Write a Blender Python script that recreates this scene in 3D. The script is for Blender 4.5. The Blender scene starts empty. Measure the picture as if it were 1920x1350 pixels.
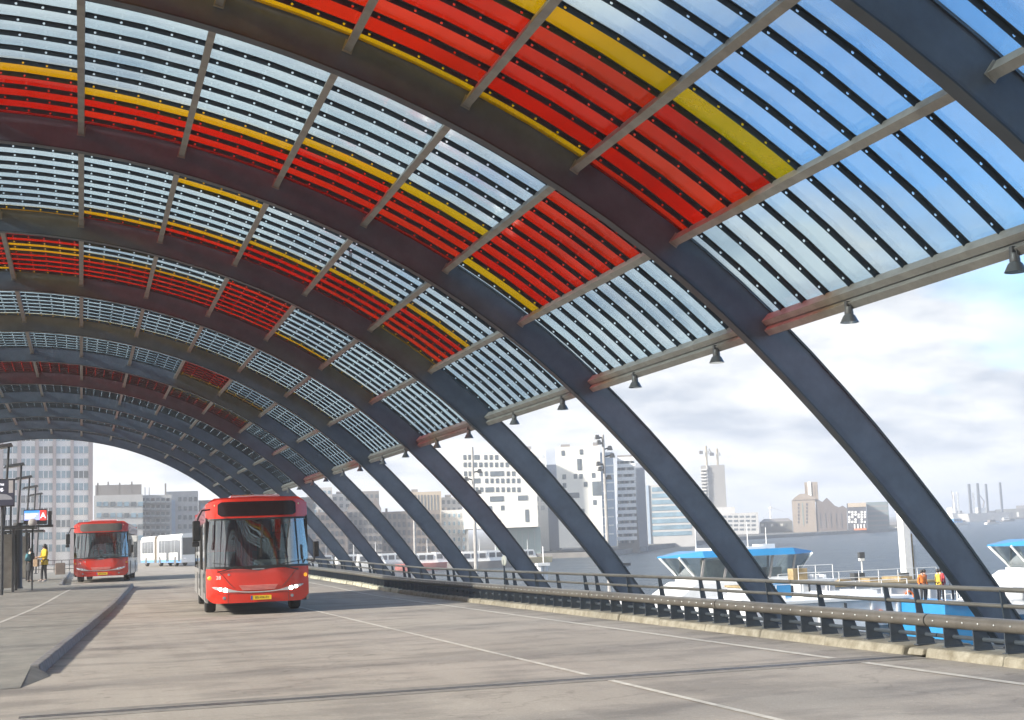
import bpy, bmesh, math, random
from mathutils import Vector, Matrix
random.seed(7)
R = math.radians
scene = bpy.context.scene
col = scene.collection

# ---------------------------------------------------------------- camera
F = 2600.0                                   # focal length in photo pixels (1920 wide)
EYE = Vector((0, 0, 1.6))
_r = (0.95518316, 0.00338719, 0.29599604)    # world X (right of the station axis) in camera axes
_d = (0.03633940, 0.99102942, -0.12860842)   # world down
_a = (-0.29377641, 0.13360092, 0.94649153)   # world Y (station axis)
CX, CY, CZ = [Vector((_r[i], _a[i], -_d[i])) for i in range(3)]
cam = bpy.data.cameras.new('camera')
cam.sensor_width = 36; cam.lens = 36 * F / 1920; cam.clip_start = .05; cam.clip_end = 20000
camo = bpy.data.objects.new('camera', cam); col.objects.link(camo)
m = Matrix.Identity(4)
for i in range(3):
    m[i][0] = CX[i]; m[i][1] = -CY[i]; m[i][2] = -CZ[i]; m[i][3] = EYE[i]
camo.matrix_world = m
scene.camera = camo

# ---------------------------------------------------------------- sun, sky, exposure
SUN_EL, SUN_AZ = R(25.5), R(-98)              # azimuth clockwise from +Y: the sun stands to the left, a little behind
sdir = Vector((math.sin(SUN_AZ) * math.cos(SUN_EL), math.cos(SUN_AZ) * math.cos(SUN_EL), math.sin(SUN_EL)))
sun = bpy.data.lights.new('sun', 'SUN'); sun.energy = 5.0; sun.angle = R(5.0); sun.color = (1, .93, .82)
suno = bpy.data.objects.new('sun', sun); col.objects.link(suno)
suno.rotation_euler = sdir.to_track_quat('Z', 'Y').to_euler()
suno.location = sdir * 60
w = bpy.data.worlds.new('World'); scene.world = w; w.use_nodes = True
nt = w.node_tree; N = nt.nodes; L = nt.links
bg = N['Background']
sky = N.new('ShaderNodeTexSky'); sky.sky_type = 'NISHITA'; sky.sun_disc = False
sky.sun_elevation = SUN_EL; sky.sun_rotation = SUN_AZ; sky.air_density = 1.0; sky.dust_density = .15; sky.ozone_density = 1.5
tc = N.new('ShaderNodeTexCoord')
sep = N.new('ShaderNodeSeparateXYZ'); L.new(tc.outputs['Generated'], sep.inputs[0])
def wmath(op, a, b=None, clamp=False):
    n = N.new('ShaderNodeMath'); n.operation = op; n.use_clamp = clamp
    for i, v in enumerate((a, b)):
        if v is None: continue
        if isinstance(v, (int, float)): n.inputs[i].default_value = v
        else: L.new(v, n.inputs[i])
    return n.outputs[0]
zz = wmath('ADD', wmath('MAXIMUM', sep.outputs[2], 0.0), .22)
cmb = N.new('ShaderNodeCombineXYZ')
L.new(wmath('DIVIDE', sep.outputs[0], zz), cmb.inputs[0]); L.new(wmath('DIVIDE', sep.outputs[1], zz), cmb.inputs[1])
def wnoise(scale, detail, off):
    mp = N.new('ShaderNodeMapping'); mp.inputs['Location'].default_value = off
    L.new(cmb.outputs[0], mp.inputs[0])
    n = N.new('ShaderNodeTexNoise'); n.inputs['Scale'].default_value = scale; n.inputs['Detail'].default_value = detail
    n.inputs['Roughness'].default_value = .55; L.new(mp.outputs[0], n.inputs['Vector']); return n.outputs[0]
n1 = wnoise(1.7, 9, (3.1, 1.7, 0)); n2 = wnoise(.55, 3, (7.3, 2.2, 0)); n3 = wnoise(3.0, 6, (1.3, 9.2, 4))
# broken cloud: thick low towards the horizon, open blue higher up and away from the sun
cov = wmath('ADD', wmath('MULTIPLY', n1, .95), wmath('MULTIPLY', n2, .75))
cov = wmath('SUBTRACT', cov, wmath('MULTIPLY', sep.outputs[2], .30))
cov = wmath('SUBTRACT', cov, wmath('MULTIPLY', wmath('MULTIPLY', wmath('MAXIMUM', wmath('SUBTRACT', sep.outputs[0], .33), 0.0), sep.outputs[2]), 6.5))
ramp = N.new('ShaderNodeValToRGB'); ramp.color_ramp.elements[0].position = .40; ramp.color_ramp.elements[1].position = .66
L.new(cov, ramp.inputs[0])
cl = N.new('ShaderNodeValToRGB'); cl.color_ramp.elements[0].position = .36; cl.color_ramp.elements[1].position = .58
cl.color_ramp.elements[0].color = (.25, .28, .325, 1); cl.color_ramp.elements[1].color = (.52, .52, .51, 1)
L.new(n3, cl.inputs[0])
skm = N.new('ShaderNodeMix'); skm.data_type = 'RGBA'; skm.blend_type = 'MULTIPLY'; skm.inputs[0].default_value = 1
L.new(sky.outputs[0], skm.inputs[6]); skm.inputs[7].default_value = (.060, .095, .125, 1)
mix = N.new('ShaderNodeMix'); mix.data_type = 'RGBA'
L.new(ramp.outputs[0], mix.inputs[0]); L.new(skm.outputs[2], mix.inputs[6]); L.new(cl.outputs[0], mix.inputs[7])
L.new(mix.outputs[2], bg.inputs[0]); bg.inputs[1].default_value = 1.0
scene.view_settings.view_transform = 'Standard'; scene.view_settings.look = 'None'
scene.view_settings.exposure = 1.2; scene.view_settings.gamma = 1
scene.render.engine = 'CYCLES'
cy = scene.cycles
cy.use_denoising = True; cy.max_bounces = 8; cy.diffuse_bounces = 4; cy.glossy_bounces = 3; cy.transmission_bounces = 4
cy.transparent_max_bounces = 24; cy.volume_bounces = 1; cy.sample_clamp_indirect = 6; cy.caustics_reflective = False; cy.caustics_refractive = False
cy.use_adaptive_sampling = True; cy.adaptive_threshold = .015

# ---------------------------------------------------------------- photo pixel -> place
def ray(x, y): return (x - 960) * CX + (y - 675) * CY + F * CZ
def at_y(x, y, Y):
    v = ray(x, y); return EYE + v * (Y / v.y)
def at_z(x, y, z=0.):
    v = ray(x, y); return EYE + v * ((z - EYE.z) / v.z)
def at_x(x, y, X):
    v = ray(x, y); return EYE + v * (X / v.x)
def water_z(X, Y): return -7.4 + .0085 * Y + .003 * X
def on_water(x, y, up=0.):
    v = ray(x, y); t = (-7.4 + up - EYE.z) / (v.z - .0085 * v.y - .003 * v.x); return EYE + v * t
def road_z(Y):                               # the deck rises a little towards the far end
    return 0. if Y < 40 else .01 * (min(Y, 72) - 40) * min(1, (Y - 40) / 12)

# ---------------------------------------------------------------- materials
MATS = {}
def mat(name, c, rough=.6, metal=0., var=.12, scale=3., bump=0., bscale=40., c2=None, spec=.5, emit=None, estr=0., coat=0., obj=True, stretch=None):
    if name in MATS: return MATS[name]
    M = bpy.data.materials.new(name); M.use_nodes = True; t = M.node_tree; n = t.nodes; l = t.links
    p = n['Principled BSDF']; p.inputs['Roughness'].default_value = rough; p.inputs['Metallic'].default_value = metal
    p.inputs['Specular IOR Level'].default_value = spec; p.inputs['Coat Weight'].default_value = coat
    tcn = n.new('ShaderNodeTexCoord'); src = tcn.outputs['Object']
    if stretch:
        mp = n.new('ShaderNodeMapping'); mp.inputs['Scale'].default_value = stretch; l.new(src, mp.inputs[0]); src = mp.outputs[0]
    nz = n.new('ShaderNodeTexNoise'); nz.inputs['Scale'].default_value = scale; nz.inputs['Detail'].default_value = 6; nz.inputs['Roughness'].default_value = .65
    l.new(src, nz.inputs['Vector'])
    rp = n.new('ShaderNodeValToRGB'); e = rp.color_ramp.elements; e[0].position = .3; e[1].position = .72
    a = c2 or tuple(x * (1 - 2 * var) for x in c); b = tuple(min(1, x * (1 + var)) for x in c)
    e[0].color = (*a, 1); e[1].color = (*b, 1)
    l.new(nz.outputs[0], rp.inputs[0]); l.new(rp.outputs[0], p.inputs['Base Color'])
    if bump:
        nb = n.new('ShaderNodeTexNoise'); nb.inputs['Scale'].default_value = bscale; nb.inputs['Detail'].default_value = 4; l.new(src, nb.inputs['Vector'])
        bp = n.new('ShaderNodeBump'); bp.inputs['Strength'].default_value = bump; bp.inputs['Distance'].default_value = .02
        l.new(nb.outputs[0], bp.inputs['Height']); l.new(bp.outputs[0], p.inputs['Normal'])
    if emit: p.inputs['Emission Color'].default_value = (*emit, 1); p.inputs['Emission Strength'].default_value = estr
    MATS[name] = M; return M
def glass(name, tint, gloss=.12, dirt=0., dirtc=(.6, .62, .62), transl=0., rough=.03, wavy=0.):
    """a thin pane: tinted see-through + fresnel gloss + a film of dirt"""
    if name in MATS: return MATS[name]
    M = bpy.data.materials.new(name); M.use_nodes = True; t = M.node_tree; n = t.nodes; l = t.links
    n.remove(n['Principled BSDF']); out = n['Material Output']
    tr = n.new('ShaderNodeBsdfTransparent'); tr.inputs[0].default_value = (*tint, 1)
    cur = tr.outputs[0]
    if 'pane' in name:                       # no two panes are quite the same batch
        oi = n.new('ShaderNodeObjectInfo'); vr = n.new('ShaderNodeValToRGB'); l.new(oi.outputs['Random'], vr.inputs[0])
        vr.color_ramp.elements[0].color = (*[x ** 1.35 for x in tint], 1); vr.color_ramp.elements[1].color = (*[x ** .9 for x in tint], 1); l.new(vr.outputs[0], tr.inputs[0])
    tcn = n.new('ShaderNodeTexCoord')
    if transl:
        tl = n.new('ShaderNodeBsdfTranslucent'); tl.inputs[0].default_value = (*tuple(x * x for x in tint), 1)
        dfu = n.new('ShaderNodeBsdfDiffuse'); dfu.inputs[0].default_value = (*tuple(x * x for x in tint), 1)
        mh = n.new('ShaderNodeMixShader'); mh.inputs[0].default_value = .5; l.new(tl.outputs[0], mh.inputs[1]); l.new(dfu.outputs[0], mh.inputs[2])
        mx = n.new('ShaderNodeMixShader'); mx.inputs[0].default_value = transl; l.new(cur, mx.inputs[1]); l.new(mh.outputs[0], mx.inputs[2]); cur = mx.outputs[0]
    if dirt:
        nz = n.new('ShaderNodeTexNoise'); nz.inputs['Scale'].default_value = 2.2; nz.inputs['Detail'].default_value = 9; nz.inputs['Roughness'].default_value = .72
        geo = n.new('ShaderNodeNewGeometry'); l.new(geo.outputs['Position'], nz.inputs['Vector'])
        rp = n.new('ShaderNodeValToRGB'); rp.color_ramp.elements[0].position = .5; rp.color_ramp.elements[1].position = .78
        rp.color_ramp.elements[0].color = (dirt * .25,) * 3 + (1,); rp.color_ramp.elements[1].color = (min(1, dirt * 1.6),) * 3 + (1,)
        l.new(nz.outputs[0], rp.inputs[0])
        df = n.new('ShaderNodeBsdfTranslucent'); df.inputs[0].default_value = (*dirtc, 1)
        mx = n.new('ShaderNodeMixShader'); l.new(rp.outputs[0], mx.inputs[0]); l.new(cur, mx.inputs[1]); l.new(df.outputs[0], mx.inputs[2]); cur = mx.outputs[0]
    gl = n.new('ShaderNodeBsdfGlossy'); gl.inputs['Roughness'].default_value = max(rough, .1 if 'pane' in name else 0)
    fr = n.new('ShaderNodeFresnel'); fr.inputs[0].default_value = 1.45
    ad = n.new('ShaderNodeMath'); ad.operation = 'MULTIPLY_ADD'; ad.inputs[1].default_value = .45; ad.inputs[2].default_value = gloss; ad.use_clamp = True
    l.new(fr.outputs[0], ad.inputs[0])
    if wavy:
        nb = n.new('ShaderNodeTexNoise'); nb.inputs['Scale'].default_value = 1.3; l.new(tcn.outputs['Object'], nb.inputs['Vector'])
        bp = n.new('ShaderNodeBump'); bp.inputs['Strength'].default_value = wavy; bp.inputs['Distance'].default_value = .05
        l.new(nb.outputs[0], bp.inputs['Height']); l.new(bp.outputs[0], gl.inputs['Normal'])
    mx = n.new('ShaderNodeMixShader'); l.new(ad.outputs[0], mx.inputs[0]); l.new(cur, mx.inputs[1]); l.new(gl.outputs[0], mx.inputs[2])
    l.new(mx.outputs[0], out.inputs[0]); MATS[name] = M; return M

# ---------------------------------------------------------------- mesh building
class MB:
    def __init__(s): s.v = []; s.f = []; s.m = []; s.mi = 0
    def add(s, vs, fs):
        o = len(s.v); s.v += [tuple(q) for q in vs]; s.f += [tuple(i + o for i in f) for f in fs]; s.m += [s.mi] * len(fs); return s
    def box(s, c, d, rz=0., mtx=None):
        x, y, z = d[0] / 2, d[1] / 2, d[2] / 2
        vs = [Vector((i * x, j * y, k * z)) for i in (-1, 1) for j in (-1, 1) for k in (-1, 1)]
        T = mtx if mtx is not None else Matrix.Rotation(rz, 3, 'Z')
        vs = [T @ q + Vector(c) for q in vs]
        return s.add(vs, [(0, 1, 3, 2), (4, 6, 7, 5), (0, 4, 5, 1), (2, 3, 7, 6), (0, 2, 6, 4), (1, 5, 7, 3)])
    def span(s, a, b): # box from corner a to corner b
        return s.box([(p + q) / 2 for p, q in zip(a, b)], [abs(q - p) for p, q in zip(a, b)])
    def hexa(s, q): # 8 points: bottom loop 4, top loop 4
        return s.add(q, [(3, 2, 1, 0), (4, 5, 6, 7), (0, 1, 5, 4), (1, 2, 6, 5), (2, 3, 7, 6), (3, 0, 4, 7)])
    def prism(s, poly, vec): # planar polygon swept along vec
        n = len(poly); a = [Vector(p) for p in poly]; b = [p + Vector(vec) for p in a]
        return s.add(a + b, [tuple(range(n))[::-1], tuple(range(n, 2 * n))] + [(i, (i + 1) % n, n + (i + 1) % n, n + i) for i in range(n)])
    def tube(s, p0, p1, r0, r1=None, n=8, caps=True):
        r1 = r0 if r1 is None else r1; p0, p1 = Vector(p0), Vector(p1); ax = (p1 - p0).normalized()
        u = ax.orthogonal().normalized(); v = ax.cross(u)
        ring = lambda p, r: [p + (u * math.cos(t) + v * math.sin(t)) * r for t in [2 * math.pi * i / n for i in range(n)]]
        fs = [(i, (i + 1) % n, n + (i + 1) % n, n + i) for i in range(n)]
        if caps: fs += [tuple(range(n))[::-1], tuple(range(n, 2 * n))]
        return s.add(ring(p0, r0) + ring(p1, r1), fs)
    def path(s, pts, r, n=8):
        for a, b in zip(pts, pts[1:]): s.tube(a, b, r, r, n)
        return s
    def lathe(s, prof, c=(0, 0, 0), n=16, axis='Z'):
        vs = []; k = len(prof)
        for i in range(n):
            t = 2 * math.pi * i / n
            for (r, h) in prof:
                q = Vector((r * math.cos(t), r * math.sin(t), h))
                if axis == 'X': q = Vector((q.z, q.x, q.y))
                if axis == 'Y': q = Vector((q.x, q.z, q.y))
                vs.append(q + Vector(c))
        fs = [(i * k + j, ((i + 1) % n) * k + j, ((i + 1) % n) * k + j + 1, i * k + j + 1) for i in range(n) for j in range(k - 1)]
        fs += [tuple(i * k for i in range(n))[::-1], tuple(i * k + k - 1 for i in range(n))]
        return s.add(vs, fs)
    def loft(s, rings, caps=True):
        n = len(rings[0]); vs = [q for r in rings for q in r]; fs = []
        for k in range(len(rings) - 1):
            fs += [(k * n + i, k * n + (i + 1) % n, (k + 1) * n + (i + 1) % n, (k + 1) * n + i) for i in range(n)]
        if caps: fs += [tuple(range(n))[::-1], tuple(range((len(rings) - 1) * n, len(rings) * n))]
        return s.add(vs, fs)
    def mesh(s, name, mats, smooth=False, angle=35):
        me = bpy.data.meshes.new(name); me.from_pydata(s.v, [], s.f)
        for q in (mats if isinstance(mats, (list, tuple)) else [mats]): me.materials.append(q)
        if any(s.m): me.polygons.foreach_set('material_index', s.m)
        bm = bmesh.new(); bm.from_mesh(me); bmesh.ops.recalc_face_normals(bm, faces=bm.faces); bm.to_mesh(me); bm.free()
        if smooth:
            me.polygons.foreach_set('use_smooth', [True] * len(me.polygons))
            try: me.set_sharp_from_angle(angle=R(angle))
            except Exception: pass
        me.update(); return me
    def build(s, name, mats, parent=None, smooth=False, bevel=0., loc=None, **kw):
        o = new(name, s.mesh(name, mats, smooth), parent)
        if loc is not None: o.location = loc
        if bevel:
            b = o.modifiers.new('edge', 'BEVEL'); b.width = bevel; b.segments = 2; b.limit_method = 'ANGLE'
        tag(o, **kw); return o
def new(name, data, parent=None, loc=None):
    o = bpy.data.objects.new(name, data); col.objects.link(o)
    if parent: o.parent = parent
    if loc is not None: o.location = loc
    return o
def tag(o, label=None, cat=None, group=None, kind=None):
    if label: o['label'] = label
    if cat: o['category'] = cat
    if group: o['group'] = group
    if kind: o['kind'] = kind
    return o
def thing(name, label, cat, loc=(0, 0, 0), rz=0., group=None):
    o = new(name, None); o.location = loc; o.rotation_euler.z = rz; o.empty_display_size = .2
    return tag(o, label, cat, group)
def copy_tree(o, parent=None):
    c = o.copy(); col.objects.link(c); c.parent = parent
    for ch in list(o.children): copy_tree(ch, c)
    return c
def text(name, body, size, m, parent, loc, rot, depth=.004, align='CENTER'):
    cu = bpy.data.curves.new(name, 'FONT'); cu.body = body; cu.size = size; cu.extrude = depth; cu.align_x = align; cu.align_y = 'CENTER'
    tmp = bpy.data.objects.new(name, cu); me = bpy.data.meshes.new_from_object(tmp); bpy.data.objects.remove(tmp); me.materials.clear(); me.materials.append(m)
    o = new(name, me, parent, loc); o.rotation_euler = rot; return o

# ================================================================ the deck: road, platform, kerbs
def road_material():
    M = bpy.data.materials.new('road_surface'); M.use_nodes = True; t = M.node_tree; n = t.nodes; l = t.links; p = n['Principled BSDF']
    g = n.new('ShaderNodeNewGeometry')
    def nz(sc, det, st=(1, 1, 1), rough=.6):
        mp = n.new('ShaderNodeMapping'); mp.inputs['Scale'].default_value = st; l.new(g.outputs['Position'], mp.inputs[0])
        q = n.new('ShaderNodeTexNoise'); q.inputs['Scale'].default_value = sc; q.inputs['Detail'].default_value = det; q.inputs['Roughness'].default_value = rough
        l.new(mp.outputs[0], q.inputs['Vector']); return q.outputs[0]
    def ramp(src, a, b, ca, cb):
        q = n.new('ShaderNodeValToRGB'); q.color_ramp.elements[0].position = a; q.color_ramp.elements[1].position = b
        q.color_ramp.elements[0].color = (*ca, 1); q.color_ramp.elements[1].color = (*cb, 1); l.new(src, q.inputs[0]); return q.outputs[0]
    def mul(a, b, f=1.):
        q = n.new('ShaderNodeMix'); q.data_type = 'RGBA'; q.blend_type = 'MULTIPLY'; q.inputs[0].default_value = f; l.new(a, q.inputs[6]); l.new(b, q.inputs[7]); return q.outputs[2]
    base = ramp(nz(.35, 5, (1, .5, 1)), .3, .7, (.275, .247, .212), (.355, .322, .278))
    patch = ramp(nz(.9, 4, (.6, 1.2, 1)), .38, .52, (.72, .72, .73), (1, 1, 1))       # oil and tyre stains
    tracks = ramp(nz(1.2, 3, (1.6, .05, 1)), .35, .6, (.91, .905, .90), (1, 1, 1))      # wheel tracks along the road
    grit = ramp(nz(60, 3), .35, .75, (.82, .82, .82), (1.12, 1.12, 1.12))
    spots = mul(ramp(nz(11, 3), .64, .72, (1, 1, 1), (1.35, 1.33, 1.28)), ramp(nz(17, 4, rough=.8), .3, .7, (.86, .86, .86), (1.1, 1.1, 1.1)))
    vo = n.new('ShaderNodeTexVoronoi'); vo.feature = 'DISTANCE_TO_EDGE'; vo.inputs['Scale'].default_value = .22
    wob = n.new('ShaderNodeMix'); wob.data_type = 'VECTOR'; wob.inputs[0].default_value = .12; l.new(g.outputs['Position'], wob.inputs[4])
    wn = n.new('ShaderNodeTexNoise'); wn.inputs['Scale'].default_value = 1.1; wn.inputs['Detail'].default_value = 6; l.new(g.outputs['Position'], wn.inputs['Vector'])
    ws = n.new('ShaderNodeVectorMath'); ws.operation = 'SCALE'; ws.inputs['Scale'].default_value = 14; l.new(wn.outputs['Color'], ws.inputs[0]); l.new(ws.outputs[0], wob.inputs[5]); l.new(wob.outputs[1], vo.inputs['Vector'])
    crack = ramp(vo.outputs['Distance'], .002, .006, (.80, .79, .78), (1, 1, 1))
    drips = ramp(nz(2.6, 2), .66, .72, (1, 1, 1), (.72, .71, .70))
    c = mul(mul(mul(mul(mul(mul(base, patch), tracks), grit), spots), crack), drips)
    l.new(c, p.inputs['Base Color']); p.inputs['Roughness'].default_value = .72
    b = n.new('ShaderNodeBump'); b.inputs['Strength'].default_value = .35; b.inputs['Distance'].default_value = .01; l.new(nz(90, 3), b.inputs['Height']); l.new(b.outputs[0], p.inputs['Normal'])
    return M
ROAD = road_material()
def sheet(xs, Ys, dz=0., zf=road_z, shear=None):
    b = MB(); vs = []
    for Y in Ys:
        for X in xs: vs.append((X + (shear(Y) if shear else 0), Y, zf(Y) + dz))
    n = len(xs); fs = [(j * n + i, j * n + i + 1, (j + 1) * n + i + 1, (j + 1) * n + i) for j in range(len(Ys) - 1) for i in range(n - 1)]
    return b.add(vs, fs)
YS = [-25, 0, 20, 38, 40, 43, 46, 49, 52, 60, 72, 80, 100, 190]
road = sheet([-30, 0, 9.82], YS); road.build('road', ROAD, kind='structure')
PAINT = mat('road_paint', (.52, .50, .45), .7, var=.1, scale=7, c2=(.33, .305, .265))
def strip(name, X0, X1, Y0, Y1, m, dz=.004):
    ys = [Y0] + [y for y in YS if Y0 < y < Y1] + [Y1]
    return sheet([X0, X1], ys, dz).build(name, m, kind='structure')
strip('edge_line_marking', 8.83, 8.95, -5, 14.84, PAINT, .006); strip('edge_line_marking', 8.83, 8.95, 15.57, 74, PAINT, .006)
k = 0
strip('lane_line_marking', 5.62, 5.70, -5, 14.84, PAINT, .006); strip('lane_line_marking', 5.62, 5.70, 15.57, 74, PAINT, .006)
STEEL = mat('joint_steel', (.23, .23, .24), .38, .7, var=.3, scale=9, stretch=(.3, 6, 1))
b = MB(); b.box((4.6, 15.12, .006), (10.4, .035, .006)); b.box((4.6, 15.23, .006), (10.4, .035, .006)); b.build('expansion_joint', STEEL, kind='structure')
DARKSEAM = mat('joint_rubber', (.12, .11, .10), .8, var=.3, scale=6)
b = MB(); b.box((4.6, 15.175, .003), (10.4, .07, .004)); b.build('joint_seal', DARKSEAM, kind='structure')
PATCHM = mat('joint_asphalt', (.19, .175, .155), .8, var=.25, scale=3, c2=(.13, .12, .11))
for y0, y1 in ((14.86, 15.095), (15.255, 15.55)): b = MB(); b.box((4.6, (y0 + y1) / 2, .002), (10.4, y1 - y0, .004)); b.build('joint_asphalt', PATCHM, kind='structure')

# the saw-tooth platform on the left
PLAT = mat('platform_paving', (.20, .19, .165), .75, var=.12, scale=2.2, bump=.3, bscale=60, c2=(.125, .12, .108))
KERBD = mat('dark_kerb', (.17, .165, .165), .6, var=.25, scale=8, bump=.4, bscale=25)
tooth = [(-.50, 20.5), (2.15, 62.), (-.75, 64.2), (-.75, 110)]
def platform_edge(i, t): a, c = Vector(tooth[i]), Vector(tooth[i + 1]); return a.lerp(c, t)
b = MB(); H = .125
edge = []
for i, nseg in ((0, 16), (1, 1), (2, 8)):
    for j in range(nseg): edge.append(platform_edge(i, j / nseg))
edge.append(Vector(tooth[-1]))
top = [(p.x - .16, p.y, road_z(p.y) + H) for p in edge]; lft = [(-24, p.y, road_z(p.y) + H) for p in edge]
for i in range(len(edge) - 1):
    b.add([lft[i], top[i], top[i + 1], lft[i + 1]], [(0, 1, 2, 3)])
b.add([(-24, 18.6, .005), (-.72, 18.6, .005), top[0], lft[0]], [(0, 1, 2, 3)]); b.add([(-.72, 18.6, .0), (top[0][0] + .26, top[0][1] - .35, .003), (top[0][0] + .17, top[0][1] + .02, .05), (top[0][0], top[0][1], top[0][2])], [(0, 1, 3), (1, 2, 3)])   # ramped end towards the crossing
b.build('platform', PLAT, kind='structure')
kerb_root = new('platform_kerb', None, loc=(0, 0, 0)); tag(kerb_root, kind='structure')
def kerb_block(p, q, w, h0, m, parent, name='kerb_stone', lean=.05):
    d = (q - p).normalized(); nrm = Vector((-d.y, d.x)); e = d * .006
    p, q = p + e, q - e; bb = MB(); zp, zq = road_z(p.y), road_z(q.y)
    P = lambda v, off, z: (v.x + nrm.x * off, v.y + nrm.y * off, z)
    bb.hexa([P(p, 0, zp - .05), P(q, 0, zq - .05), P(q, w, zq - .05), P(p, w, zp - .05), P(p, lean, zp + h0), P(q, lean, zq + h0), P(q, w, zq + h0), P(p, w, zp + h0)])
    o = bb.build(name, m, parent); mod = o.modifiers.new('edge', 'BEVEL'); mod.width = .018; mod.segments = 2; return o
pts = [Vector(tooth[0]).lerp(Vector(tooth[1]), i / 42) for i in range(43)]
for p, q in zip(pts, pts[1:]): kerb_block(p, q, .19, .14 + random.uniform(-.006, .006), KERBD, kerb_root)
pts = [Vector(tooth[2]).lerp(Vector(tooth[3]), i / 24) for i in range(25)]
for p, q in zip(pts, pts[1:]): kerb_block(p, q, .19, .165, KERBD, kerb_root)
PL = mat('platform_line', (.38, .37, .34), .8, var=.2, scale=10)
b = MB()
for i in range(1, 14):
    p, q = Vector((-2.6, 22)).lerp(Vector((-.4, 58)), i / 14), Vector((-2.6, 22)).lerp(Vector((-.4, 58)), (i + 1) / 14)
    b.add([(p.x - .05, p.y, road_z(p.y) + H + .004), (p.x + .05, p.y, road_z(p.y) + H + .004), (q.x + .05, q.y, road_z(q.y) + H + .004), (q.x - .05, q.y, road_z(q.y) + H + .004)], [(0, 1, 2, 3)])
b.build('platform_line', PL, kind='structure')

# concrete edge beam under the crash barrier: one stone after the other
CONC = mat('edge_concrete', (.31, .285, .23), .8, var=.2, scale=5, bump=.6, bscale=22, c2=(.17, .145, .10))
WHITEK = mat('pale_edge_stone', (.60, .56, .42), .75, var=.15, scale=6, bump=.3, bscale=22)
edge_root = new('road_edge_kerb', None, loc=(9.8, 0, 0)); tag(edge_root, kind='structure')
Y = -6.0
while Y < 78:
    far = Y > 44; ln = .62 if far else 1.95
    if not far and abs(Y + ln / 2 - 15.2) < 1.1 and Y < 15.2: ln = 15.02 - Y
    y0, y1 = Y, Y + ln
    bb = MB(); z0, z1 = road_z(y0), road_z(y1); h = .11 + random.uniform(-.008, .008)
    jx = random.uniform(-.02, .02)
    g = .05 if far else .012
    bb.hexa([(jx, y0 + g, z0 - .06), (.95, y0 + g, z0 - .06), (.95, y1 - g, z1 - .06), (jx, y1 - g, z1 - .06), (jx + .05, y0 + g, z0 + h), (.95, y0 + g, z0 + h), (.95, y1 - g, z1 + h), (jx + .05, y1 - g, z1 + h)])
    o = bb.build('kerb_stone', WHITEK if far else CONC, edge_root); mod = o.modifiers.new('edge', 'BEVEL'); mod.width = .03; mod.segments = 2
    Y += ln
    if abs(Y - 15.02) < .01: Y = 15.5
# broken cover slab over the joint
b = MB(); b.hexa([(9.78, 15.0, .02), (10.5, 15.0, .05), (10.5, 15.52, .05), (9.86, 15.46, .0), (9.80, 15.0, .10), (10.5, 15.0, .13), (10.5, 15.52, .13), (9.9, 15.46, .085)])
b.build('cracked_slab', CONC, edge_root, bevel=.02, loc=(-9.8, 0, 0))
# deck edge fascia
DECKC = mat('deck_concrete', (.27, .27, .26), .8, var=.15, scale=2)
b = MB()
for y0, y1 in zip(YS[:-2], YS[1:-1]):
    z0, z1 = road_z(y0), road_z(y1)
    b.hexa([(10.3, y0, z0 - 1.2), (10.95, y0, z0 - 1.2), (10.95, y1, z1 - 1.2), (10.3, y1, z1 - 1.2), (10.3, y0, z0 + .05), (10.95, y0, z0 + .05), (10.95, y1, z1 + .05), (10.3, y1, z1 + .05)])
b.build('deck_edge', DECKC, kind='structure')

# ---------------------------------------------------------------- crash barrier
BARM = mat('barrier_paint', (.20, .175, .15), .34, .25, var=.12, scale=4, spec=.6)
POSTM = mat('post_paint', (.075, .088, .105), .42, .1, var=.12, scale=5)
bar = thing('crash_barrier', 'low crash barrier with one fat grey tube on many tapered steel posts along the kerb', 'barrier', (10.05, 0, 0))
pm = MB()
pm.prism([(-.03, -.008, .10), (.24, -.008, .10), (.12, -.008, .42), (-.03, -.008, .42)], (0, .016, 0))
pm.box((.09, 0, .115), (.26, .10, .016))
POST = pm.mesh('post', POSTM)
Y = 13.69 - .59 * 26
n_post = 0
while Y < 77:
    if not 14.95 < Y < 15.25:
        o = new('post', POST, bar, (0, Y, road_z(Y))); n_post += 1
    Y += .59
Y = 15.2 - 6 * 3
while Y < 76:
    y1 = min(Y + 6, 77); bb = MB(); n_ = 14; rings = []
    for yy in (Y + .015, (Y + y1) / 2, y1 - .015):
        rings.append([(.0 + .072 * math.cos(2 * math.pi * i / n_) * 1.14, yy, road_z(yy) + .425 + .082 * math.sin(2 * math.pi * i / n_)) for i in range(n_)])
    bb.loft(rings); bb.build('beam', BARM, bar, smooth=True)
    bb = MB(); bb.tube((.11, Y + .01, road_z(Y) + .235), (.11, y1 - .01, road_z(y1) + .235), .026, n=8); bb.build('lower_rail', POSTM, bar, smooth=True)
    bb = MB(); bb.tube((0, Y - .05, road_z(Y) + .425), (0, Y + .05, road_z(Y) + .425), .066, n=12); bb.build('beam_sleeve', POSTM, bar)
    Y += 6
BOLT = mat('bolt_zinc', (.6, .6, .58), .35, .6)
bm_ = MB(); bm_.lathe([(.013, 0), (.013, .006), (.007, .011), (.0, .011)], n=6, axis='X'); BOLTM = bm_.mesh('bolt', BOLT)
Y = 7.2
while Y < 60:
    o = new('bolt', BOLTM, bar, (-.0815, Y, road_z(Y) + .43)); o.rotation_euler.z = math.pi; Y += .30

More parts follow.
